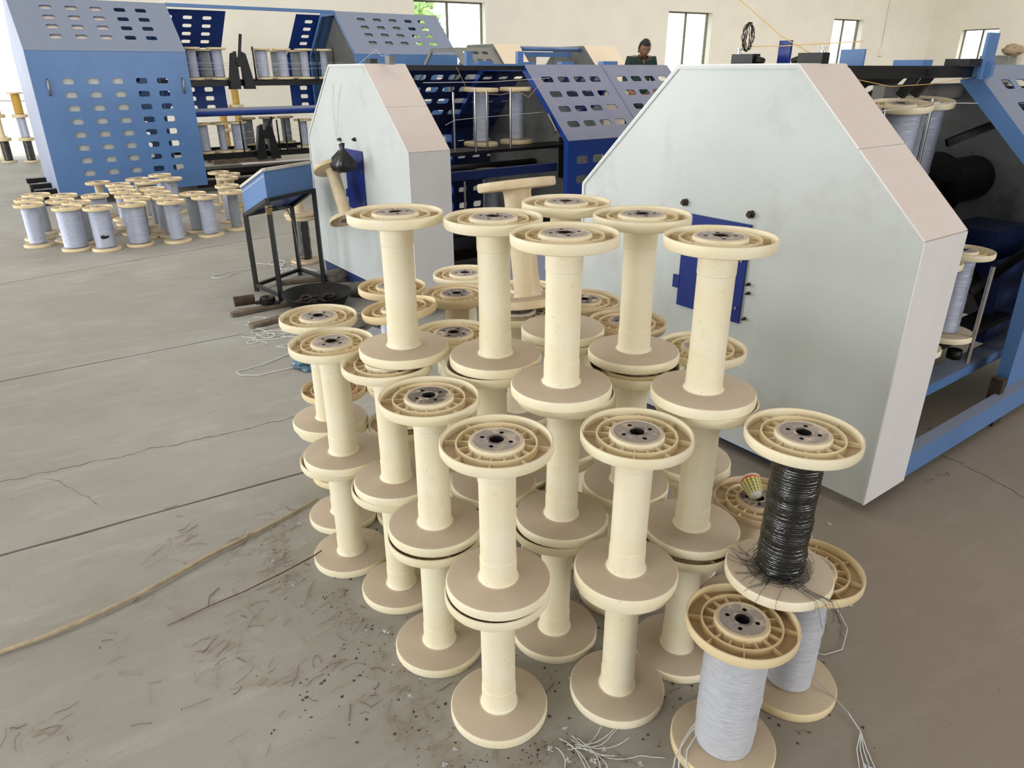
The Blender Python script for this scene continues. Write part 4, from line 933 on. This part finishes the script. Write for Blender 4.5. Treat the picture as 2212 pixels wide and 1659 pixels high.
for a, b, z, dy, dz, lb in ((2.55, 1.745, 1.514, .05, .085, 'narrow upright blue plate between the two thread sensors'), (3.2, 1.85, 1.50, .11, .08, 'wider blue plate right of the thread sensors'), (3.2, 1.585, 1.50, .12, .035, 'flat blue plate lying on the beam, right end')):
    m = MB(); m.box((0, 0, dz / 2), (.012 if dz > .05 else .08, dy, dz)); o = m.build('blue_plate', M['door_blue'] if dy < .1 else M['blue'], None, fix=False); tag(o, lb, 'plate'); o.location = W(a, b, z); o.rotation_euler = (0, 0, ANG)
m = MB(); m.bar((3.2, 1.45, 1.49), (3.2, 2.0, 1.49), .05, .02); m.bar((2.605, 1.95, 1.49), (3.6, 1.95, 1.49), .03, .02); part(m, 'cross_beam', M['black'], m3, fix=False)
def thread(label, pts, r, mat):
    m = MB(); m.tube(pts, r, 5, cap=False); o = m.build('thread', M[mat], None, fix=False); tag(o, label, 'thread'); return o
thread('orange thread strung between the two sensors on the white housing', [W(2.45, 1.87, 1.580), W(2.46, 1.7, 1.578), W(2.47, 1.53, 1.582), W(2.5, 1.42, 1.586)], .0016, 'orange_string')
thread('orange string slanting down from the ceiling to the right sensor', [W(2.49, 1.55, 1.53), W(2.45, 1.70, 1.61), W(2.45, 1.95, 1.77), W(2.45, 3.2, 3.0), W(2.45, 6.2, 6.0)], .0016, 'orange_string')
thread('orange thread sagging below the black beam at right', [W(2.62, 1.5, 1.47), W(2.9, 1.5, 1.44), W(3.2, 1.5, 1.445), W(3.6, 1.5, 1.47)], .0014, 'orange_string')
thread('white thread stretched over the chrome rods at right', [W(2.62, 1.5, 1.345), W(2.98, 1.5, 1.358), W(3.36, 1.5, 1.37), W(4.08, 1.42, 1.352)], .0016, 'string')
thread('white thread running high from the small housing to the blue cover', [W(2.43, 4.25, 1.43), W(2.9, 4.2, 1.43), W(3.42, 4.2, 1.45)], .0018, 'string')
thread('white thread halfway up the silver spools beside the small housing', [W(2.43, 4.0, 1.19), W(2.65, 4.24, 1.20), W(2.80, 4.21, 1.21), W(3.4, 4.25, 1.225)], .0014, 'string')
thread('orange thread looping between the two silver spools', [W(2.6, 4.12, 1.52), W(2.72, 4.2, 1.40), W(2.85, 4.2, 1.36), W(3.0, 4.2, 1.35), W(3.15, 4.22, 1.37), W(3.25, 4.22, 1.33), W(3.36, 4.25, 1.40), W(3.45, 4.3, 1.44)], .0014, 'orange_string')
for k, (z_, b_) in enumerate(((1.60, 10.50), (1.53, 10.52), (.74, 10.50), (.66, 10.52), (1.58, 11.2))):
    thread('%s fine thread across the silver spools of the back-left machine' % ('highest front', 'second highest', 'third highest', 'lowest', 'rear')[k], [W(2.5, b_, z_), W(3.4, b_, z_ - .01), W(4.7, b_, z_ + .01)], .002, 'string')

# cabinet by the right wall
cb = thing('metal_cabinet', 'grey metal cabinet by the right wall with a straw bundle', 'cabinet', CR + DR * 2.9 - NR * .6, math.atan2(DR.y, DR.x))
m = MB(); m.box((0, 0, .95), (.9, .5, 1.9)); m.build('cabinet_body', M['grey_in'], cb, fix=False)
for s_ in (-1, 1): m = MB(); m.box((s_ * .22, -.26, .95), (.42, .02, 1.8)); m.build('cabinet_door', M['grey_in'], cb, fix=False)
crumple('straw_bundle', CR + DR * 3.3 - NR * .6 + Vector((0, 0, 2.05)), .3, .25, .18, 'straw', 4, label='tangled straw bundle on the grey cabinet', cat='straw bundle')
m = MB(); q = P0 + DW * 17.1 - NW * .02; m.tube([q + Vector((0, 0, 2.2)), q + Vector((0, 0, 5.9))], .012, 8); o = m.build('conduit', M['wall'], None, fix=False); tag(o, 'thin cream conduit on the back wall right of the small window', 'conduit')
m = MB(); m.box((0, -.03, 0), (.22, .06, .28)); o = m.build('switch_box', M['wall'], None, fix=False); tag(o, 'small cream switch box under the wall conduit', 'switch box'); o.location = P0 + DW * 17.1 - NW * .0 + Vector((0, 0, 2.06)); o.rotation_euler = (0, 0, math.atan2(DW.y, DW.x))

# ------------------------------------------------------------------ the worker
def skin_mesh(verts, edges, radii, levels=2):
    me = bpy.data.meshes.new('tmp'); me.from_pydata(verts, edges, []); o = bpy.data.objects.new('tmp', me); COL.objects.link(o)
    sk = o.modifiers.new('s', 'SKIN'); sk.use_smooth_shade = True
    for v, r in zip(me.skin_vertices[0].data, radii): v.radius = r if isinstance(r, tuple) else (r, r)
    me.skin_vertices[0].data[0].use_root = True
    ss = o.modifiers.new('d', 'SUBSURF'); ss.levels = levels; ss.render_levels = levels
    dg = bpy.context.evaluated_depsgraph_get(); out = bpy.data.meshes.new_from_object(o.evaluated_get(dg)); bpy.data.objects.remove(o); return out
def person():
    t = thing('person', 'person in a dark green shirt, head bent, standing behind the machines', 'person', (1.69, 10.1, .30), R(12)); t.scale = (.9, .9, .9)
    # local: x right, -y towards the camera
    V = [(0, 0, .98), (0, 0, 1.12), (0, .01, 1.30), (0, 0, 1.46), (0, -.03, 1.51), (0, -.06, 1.56),
         (.11, 0, .92), (.12, -.01, .50), (.12, .01, .08), (.12, -.12, .03), (-.11, 0, .92), (-.12, -.01, .50), (-.12, .01, .08), (-.12, -.12, .03),
         (.17, 0, 1.475), (.215, .0, 1.20), (.19, -.16, 1.03), (.15, -.24, 1.02), (-.17, 0, 1.475), (-.215, .0, 1.20), (-.19, -.16, 1.03), (-.15, -.24, 1.02)]
    E_ = [(0, 1), (1, 2), (2, 3), (3, 4), (4, 5), (0, 6), (6, 7), (7, 8), (8, 9), (0, 10), (10, 11), (11, 12), (12, 13), (3, 14), (14, 15), (15, 16), (16, 17), (3, 18), (18, 19), (19, 20), (20, 21)]
    Rd = [(.15, .10), (.13, .09), (.15, .10), (.12, .08), .052, .05, .085, .055, .04, .035, .085, .055, .04, .035, .06, .045, .034, .03, .06, .045, .034, .03]
    for sx, h in ((1, 17), (-1, 21)):
        hx, hy, hz = V[h]
        for k in range(5):
            b0 = len(V); off = (-.03 + .016 * (k - 1)) if k else -.035
            if k == 0: pts = [(hx - sx * .03, hy - .005, hz + .01), (hx - sx * .055, hy - .03, hz + .0)]; ln = .03
            else: pts = [(hx + sx * (.016 * (k - 2.5)), hy - .06, hz), (hx + sx * (.017 * (k - 2.5)), hy - .095, hz - .012), (hx + sx * (.017 * (k - 2.5)), hy - .112 + abs(k - 2.4) * .005, hz - .034)]
            V.extend(pts); Rd.extend([.010] * (len(pts) - 1) + [.008]); E_.append((h, b0)); E_.extend((b0 + i, b0 + i + 1) for i in range(len(pts) - 1))
    me = skin_mesh(V, E_, Rd)
    b = bmesh.new(); b.from_mesh(me)
    # head, bent forward
    hb = bmesh.new(); bmesh.ops.create_uvsphere(hb, u_segments=40, v_segments=28, radius=1)
    g = lambda x, s_: math.exp(-(x / s_) ** 2)
    for v in hb.verts:
        x, y, z = v.co
        X = x * .074 * (1 - .22 * max(0, -z)); Y = y * .094; Z = z * .115
        if z < -.1: X *= 1 - .28 * min(1, (-z - .1)); Y *= (1 - .12 * (-z)) if y < 0 else (1 - .42 * (-z))
        if y < 0:
            Y -= .022 * g(x, .16) * g(z + .12, .16) + .010 * g(x, .12) * g(z - .08, .2)      # nose
            Y -= .006 * g(x, .4) * g(z + .48, .09) - .006 * g(x, .35) * g(z + .56, .05)      # lips
            Y += .012 * (g(x - .36, .16) + g(x + .36, .16)) * g(z - .08, .12)                # eye sockets
            Y -= .006 * g(z - .26, .1) * g(x, .6)                                              # brow
            Y -= .008 * g(x, .28) * g(z + .86, .16)                                            # chin
        v.co = Vector((X, Y, Z))
    for s_ in (-1, 1):
        r_ = bmesh.ops.create_icosphere(hb, subdivisions=2, radius=1)
        for v in r_['verts']: v.co = Vector((s_ * (.073 + v.co.x * .010), .005 + v.co.y * .018 + .004, -.006 + v.co.z * .032))
    T = Matrix.Translation((0, -.095, 1.607)) @ Matrix.Rotation(R(26), 4, 'X') @ Matrix.Diagonal((1.08, 1, 1, 1))
    hm = bpy.data.meshes.new('h'); hb.transform(T); hb.to_mesh(hm); hb.free(); b.from_mesh(hm)
    for f in b.faces: f.smooth = True
    out = bpy.data.meshes.new('body'); b.to_mesh(out); b.free(); out.materials.append(M['skin']); link('body', out, t)
    # eyes (lids lowered), beard shade geometry, hair
    for s_ in (-1, 1):
        m = MB(); m.lathe([(.0001, .0125), (.008, .0095), (.0125, .002), (.012, -.006), (.0001, -.0125)], 14, mat=T @ Matrix.Translation((s_ * .028, -.078, .008))); m.build('eye', M['white'], t, auto=60)
        m = MB(); m.bar(T @ Vector((s_ * .014, -.094, .012)), T @ Vector((s_ * .042, -.083, .010)), .006, .005); m.build('eyelash', M['hair'], t, fix=False)
        m = MB(); m.bar(T @ Vector((s_ * .010, -.098, .032)), T @ Vector((s_ * .048, -.084, .034)), .007, .007); m.build('eyebrow', M['hair'], t, fix=False)
    hb = bmesh.new(); bmesh.ops.create_uvsphere(hb, u_segments=36, v_segments=24, radius=1); rr = random.Random(8)
    dl = []
    for v in hb.verts:
        x, y, z = v.co
        lim = .42 if y < -.25 else (-.05 if y < .1 else -.62)
        k = 1.0 + rr.uniform(-.02, .035); v.co = Vector((x * .080 * k, y * .100 * k + .004, z * .124 * k + (.012 if z > .3 and y < .2 else 0) + .004))
        if z < lim: dl.append(v)
    bmesh.ops.delete(hb, geom=dl, context='VERTS')
    hb.transform(T)
    for f in hb.faces: f.smooth = True
    hm = bpy.data.meshes.new('hair'); hb.to_mesh(hm); hb.free(); hm.materials.append(M['hair']); o = link('hair', hm, t); o.modifiers.new('s', 'SOLIDIFY').thickness = .008
    m = MB(); m.lathe([(.0001, -.02), (.03, -.016), (.044, -.004), (.048, .012)], 20, mat=T @ Matrix.Translation((0, -.045, -.098)) @ Matrix.Diagonal((1, .95, 1, 1))); m.build('beard', M['hair'], t, auto=60)
    SV = [(0, 0, .96), (0, 0, 1.12), (0, .01, 1.30), (0, .01, 1.45), (0, 0, 1.50), (.175, .0, 1.47), (.222, 0, 1.20), (.20, -.12, 1.06), (-.175, .0, 1.47), (-.222, 0, 1.20), (-.20, -.12, 1.06)]
    sm = skin_mesh(SV, [(0, 1), (1, 2), (2, 3), (3, 4), (3, 5), (5, 6), (6, 7), (3, 8), (8, 9), (9, 10)], [(.165, .118), (.15, .11), (.165, .118), (.135, .10), (.085, .075), .073, .06, .05, .073, .06, .05]); sm.materials.append(M['shirt']); link('shirt', sm, t)
    for s_ in (-1, 1):
        m = MB(); sheet(m, [(s_ * .015, -.112, 1.42), (s_ * .075, -.070, 1.505), (s_ * .06, -.045, 1.53), (s_ * .004, -.105, 1.45)], .006); m.build('collar', M['shirt'], t)
    m = MB(); sheet(m, [(-.035, -.098, 1.50), (.035, -.098, 1.50), (0, -.118, 1.40)], .004); m.build('open_neck', M['skin'], t)
    TV = [(0, 0, .96), (.11, 0, .88), (.12, -.01, .50), (.12, .01, .12), (-.11, 0, .88), (-.12, -.01, .50), (-.12, .01, .12)]
    tm = skin_mesh(TV, [(0, 1), (1, 2), (2, 3), (0, 4), (4, 5), (5, 6)], [(.16, .115), .105, .078, .065, .105, .078, .065]); tm.materials.append(M['trousers']); link('trousers', tm, t)
person()
m = MB(); m.box((0, 0, .28), (.9, .6, .04))
for x in (-.4, .4):
    for y in (-.25, .25): m.box((x, y, .13), (.06, .06, .26))
o = m.build('work_platform', M['wood'], None, fix=False); tag(o, 'low wooden platform under the standing worker', 'platform'); o.location = (1.69, 10.1, 0)

# ------------------------------------------------------------------ litter on the floor
m = MB(); L = [(-1.60, 1.44, .012), (-1.44, 1.511, .010), (-1.346, 1.571, .012), (-1.254, 1.647, .014), (-1.161, 1.743, .015), (-1.08, 1.85, .014), (-1.021, 1.936, .013), (-.93, 2.04, .012), (-.85, 2.14, .010), (-.74, 2.29, .009)]
m.tube(L, .006, 8, radii=[.0055, .0065, .007, .0075, .007, .007, .0065, .006, .0055, .004]); m.tube([(-.91, 2.06, .02), (-.925, 2.05, .022), (-.935, 2.02, .004)], .003, 5)
o = m.build('cane_stick', M['cane'], None, fix=False); tag(o, 'long pale cane strip lying across the floor at lower left', 'stick')
m = MB(); m.tube([(-1.02, 1.62, .004), (-.93, 1.70, .006), (-.84, 1.76, .012), (-.74, 1.84, .022), (-.66, 1.905, .034), (-.635, 1.93, .040)], .0026, 6, radii=[.0012, .0018, .002, .0024, .0028, .002]); m.tube([(-.93, 1.70, .006), (-.945, 1.75, .003), (-.93, 1.79, .003)], .0013, 5); o = m.build('twig', M['twig'], None, fix=False); tag(o, 'thin brown twig leaning on the lowest rim at the left of the spools', 'twig')
rr = random.Random(21)
def litter(name, label, cat, mat, pts): pass
straw = MB(); tw = MB(); crumbs = MB(); fluff = MB()
def add_straw(m, x, y, ln, a, r, z=.002, bend=.5):
    p = Vector((x, y, z)); d = Vector((math.cos(a), math.sin(a), 0)); L = [p.copy()]; k = rr.uniform(-bend, bend)
    for i in range(4): d = Matrix.Rotation(k / 4 + rr.uniform(-.12, .12), 3, 'Z') @ d; p = p + d * ln / 4; L.append(Vector((p.x, p.y, max(r, z + rr.uniform(-.001, .004)))))
    m.tube(L, r * .8, 4, cap=False)
edge = [(-.80, 2.30), (-.78, 2.05), (-.70, 1.88), (-.52, 1.72), (-.36, 1.56), (-.25, 1.38), (-.17, 1.24), (.02, 1.18), (.12, 1.24), (.2, 1.2), (.42, 1.12)]
for i in range(230):
    k = rr.random() * (len(edge) - 1); j = int(k); p = Vector(edge[j]).lerp(Vector(edge[j + 1]), k - j); s_ = abs(rr.gauss(0, .06))
    add_straw(straw, p.x - s_ * .7 + rr.gauss(0, .02), p.y - s_ * .8, rr.uniform(.02, .08), rr.uniform(0, 6.28), rr.uniform(.0005, .0010))
for i in range(70):
    add_straw(straw, rr.uniform(-1.25, .0), rr.uniform(1.15, 2.1), rr.uniform(.02, .09), rr.uniform(0, 6.28), rr.uniform(.0005, .0011))
for i in range(26): add_straw(tw, rr.uniform(-1.4, -.2), rr.uniform(1.15, 2.4), rr.uniform(.015, .06), rr.uniform(0, 6.28), rr.uniform(.0007, .0014), bend=1.5)
for c, n_ in (((-.86, 1.50), 14), ((-.70, 1.45), 10), ((-.62, 1.40), 8), ((-1.18, 1.26), 12), ((-.80, 1.62), 12), ((-.50, 1.47), 10), ((-.95, 1.98), 10), ((-1.15, 2.05), 14), ((-.66, 2.45), 8), ((.97, 2.2), 14), ((.9, 2.35), 8), ((1.72, 2.68), 20), ((1.3, 2.25), 8)):
    for i in range(n_): add_straw(straw if i % 3 else tw, c[0] + rr.gauss(0, .035), c[1] + rr.gauss(0, .035), rr.uniform(.02, .07), rr.uniform(.3, 1.5), rr.uniform(.0005, .001), bend=1.2)
for i in range(30): add_straw(tw, 1.75 + rr.gauss(0, .12), 2.72 + rr.gauss(0, .12), rr.uniform(.02, .07), rr.uniform(0, 6.28), .001, bend=1.5)
def blob(m, x, y, s_, h, z=0):
    n_ = 7; c = (x, y, z + h); vs = [c] + [(x + s_ * math.cos(2 * math.pi * i / n_) * rr.uniform(.5, 1.3), y + s_ * math.sin(2 * math.pi * i / n_) * rr.uniform(.5, 1.3), z + rr.uniform(0, h * .3)) for i in range(n_)]
    m.add(vs, [(0, 1 + i, 1 + (i + 1) % n_) for i in range(n_)])
for i in range(260): blob(crumbs, rr.uniform(-2.6, 2.2), rr.uniform(1.1, 4.6), rr.uniform(.0008, .0024), rr.uniform(.0006, .0018))
for i in range(260):
    k = rr.random() * (len(edge) - 1); j = int(k); p = Vector(edge[j]).lerp(Vector(edge[j + 1]), k - j); s_ = abs(rr.gauss(0, .05)); blob(crumbs, p.x - s_ * .7 + rr.gauss(0, .03), p.y - s_ * .7, rr.uniform(.001, .0032), rr.uniform(.001, .003))
for i in range(520): blob(crumbs, rr.uniform(-.6, .9), rr.uniform(1.2, 2.4), rr.uniform(.0012, .0055), rr.uniform(.001, .004))
for i in range(130): add_straw(tw, rr.uniform(-.6, .85), rr.uniform(1.22, 2.3), rr.uniform(.02, .06), rr.uniform(0, 6.28), rr.uniform(.0007, .0012), bend=1.2)
def puff(x, y, s_, z=0.0):
    n_ = 26
    for i in range(n_):
        a = rr.uniform(0, 6.28); e = rr.uniform(.1, 1.5); d = Vector((math.cos(a) * math.cos(e), math.sin(a) * math.cos(e), math.sin(e) * .7)); p = Vector((x, y, z + s_ * .3))
        t_ = d.orthogonal().normalized() * s_ * .16; q = p + d * s_ * rr.uniform(.6, 1.2); fluff.add([p - t_, p + t_, q], [(0, 1, 2)])
for x, y, s_ in ((-.77, 2.13, .012), (-.72, 2.02, .007), (-.80, 1.92, .009), (-.75, 1.90, .008), (-.70, 1.80, .007), (-.37, 1.59, .013), (-.43, 1.60, .008), (-.33, 1.47, .006), (-.27, 1.36, .010), (-.25, 1.42, .006), (-.14, 1.20, .009), (-.16, 1.16, .011), (.09, 1.20, .012), (.13, 1.17, .010), (.19, 1.17, .012), (.13, 1.26, .009), (.22, 1.20, .009), (.30, 1.16, .010), (1.03, 1.70, .010), (1.0, 2.1, .013), (1.14, 2.12, .011), (1.05, 2.05, .007), (.83, 1.15, .012), (.30, 1.50, .008), (.15, 1.42, .006), (-.31, 1.58, .005), (.62, 1.10, .010)): puff(x, y, s_)
puff(-.075, 1.69, .014, SP + .028); puff(-.475, 1.88, .006, .028); puff(.55, 1.02, .01, 0)
for mb_, nm, mt, lb, ct in ((straw, 'straw_litter', 'straw', 'dry straw bits scattered over the floor around the spools', 'straw'), (tw, 'twig_litter', 'twig', 'tiny brown twigs scattered over the floor', 'twigs'), (crumbs, 'dirt_crumbs', 'debris', 'dark dirt crumbs strewn over the concrete floor', 'dirt'), (fluff, 'cotton_fluff', 'fluff', 'white cotton tufts caught round the spool bases', 'fluff')):
    o = mb_.build(nm, M[mt], None, fix=False); tag(o, lb, ct, kind='stuff')
# strings
def string_heap(label, pts_list, r=.0011, mat='string'):
    m = MB()
    for L in pts_list: m.tube(L, r, 5, cap=False)
    o = m.build('string_tangle', M[mat], None, fix=False); tag(o, label, 'string'); return o
def wander(x, y, ln, n, a, curl, z=.003):
    L = []; k = 0; st_ = ln / n
    for i in range(n): L.append((x, y, z + rr.uniform(0, .003))); k = max(-curl, min(curl, k + rr.uniform(-curl, curl) * .6)); a += k; x += math.cos(a) * st_; y += math.sin(a) * st_
    return L
string_heap('white strings in a loose tangle at the bottom edge between the front stacks', [wander(.10 + rr.uniform(0, .06), 1.225 + rr.uniform(-.03, .02), rr.uniform(.10, .24), 24, -.35 + rr.uniform(-.4, .3), .14) for _ in range(11)])
string_heap('pale string looping over the floor left of the spools', [[(-1.22, 3.95, .004), (-1.28, 3.82, .004), (-1.38, 3.66, .004), (-1.50, 3.55, .004), (-1.46, 3.50, .004), (-1.36, 3.50, .004), (-1.22, 3.60, .004), (-1.12, 3.74, .004), (-1.05, 3.85, .004)], [(-1.24, 3.98, .005), (-1.30, 3.80, .005), (-1.40, 3.65, .005)], [(-1.05, 4.1, .004), (-1.22, 4.02, .004), (-1.33, 3.98, .004), (-1.40, 3.93, .004), (-1.34, 3.92, .004)]], .003)
string_heap('white string tangle near the dark planks by the basin', [wander(-1.55 + rr.uniform(-.1, .2), 4.25 + rr.uniform(-.15, .15), rr.uniform(.3, .7), 40, rr.uniform(0, 6.28), .35) for _ in range(14)], .0022)
string_heap('white string loops on the floor behind the blue desk', [wander(-2.05 + rr.uniform(-.1, .3), 5.75 + rr.uniform(-.2, .2), rr.uniform(.5, 1.0), 40, rr.uniform(0, 6.28), .35) for _ in range(7)], .003)
string_heap('white strands trailing from the corner spool over its base', [[(.46, 1.245, .06), (.43, 1.225, .045), (.40, 1.19, .033), (.388, 1.155, .028), (.385, 1.14, .014), (.375, 1.12, .003)], [(.46, 1.24, .057), (.425, 1.215, .040), (.395, 1.18, .032), (.38, 1.16, .024), (.372, 1.14, .004), (.36, 1.14, .003)], [(.462, 1.242, .055), (.44, 1.21, .040), (.41, 1.175, .033), (.40, 1.13, .02), (.40, 1.10, .004)]], .0016)
string_heap('white strands trailing from the yarn spool to the bottom right corner', [[(.78, 1.38, .05), (.82, 1.34, .03), (.85, 1.30, .01), (.86, 1.25, .003), (.84 + d, 1.2, .003), (.83 + d * 1.5, 1.15, .003), (.84, 1.11, .003), (.86, 1.07, .003)] for d in (-.012, -.004, .004, .012)], .0014)
string_heap('thin white string looping beside the amber rim at right', [[(.82, 1.52, .004), (.87, 1.50, .004), (.93, 1.52, .004), (.98, 1.60, .004), (.985, 1.68, .004)]], .0014)
string_heap('pale brown hair-thin thread drawn across the bottom floor', [wander(-.30, 1.30, .35, 30, -1.1, .12)], .0007, 'straw')
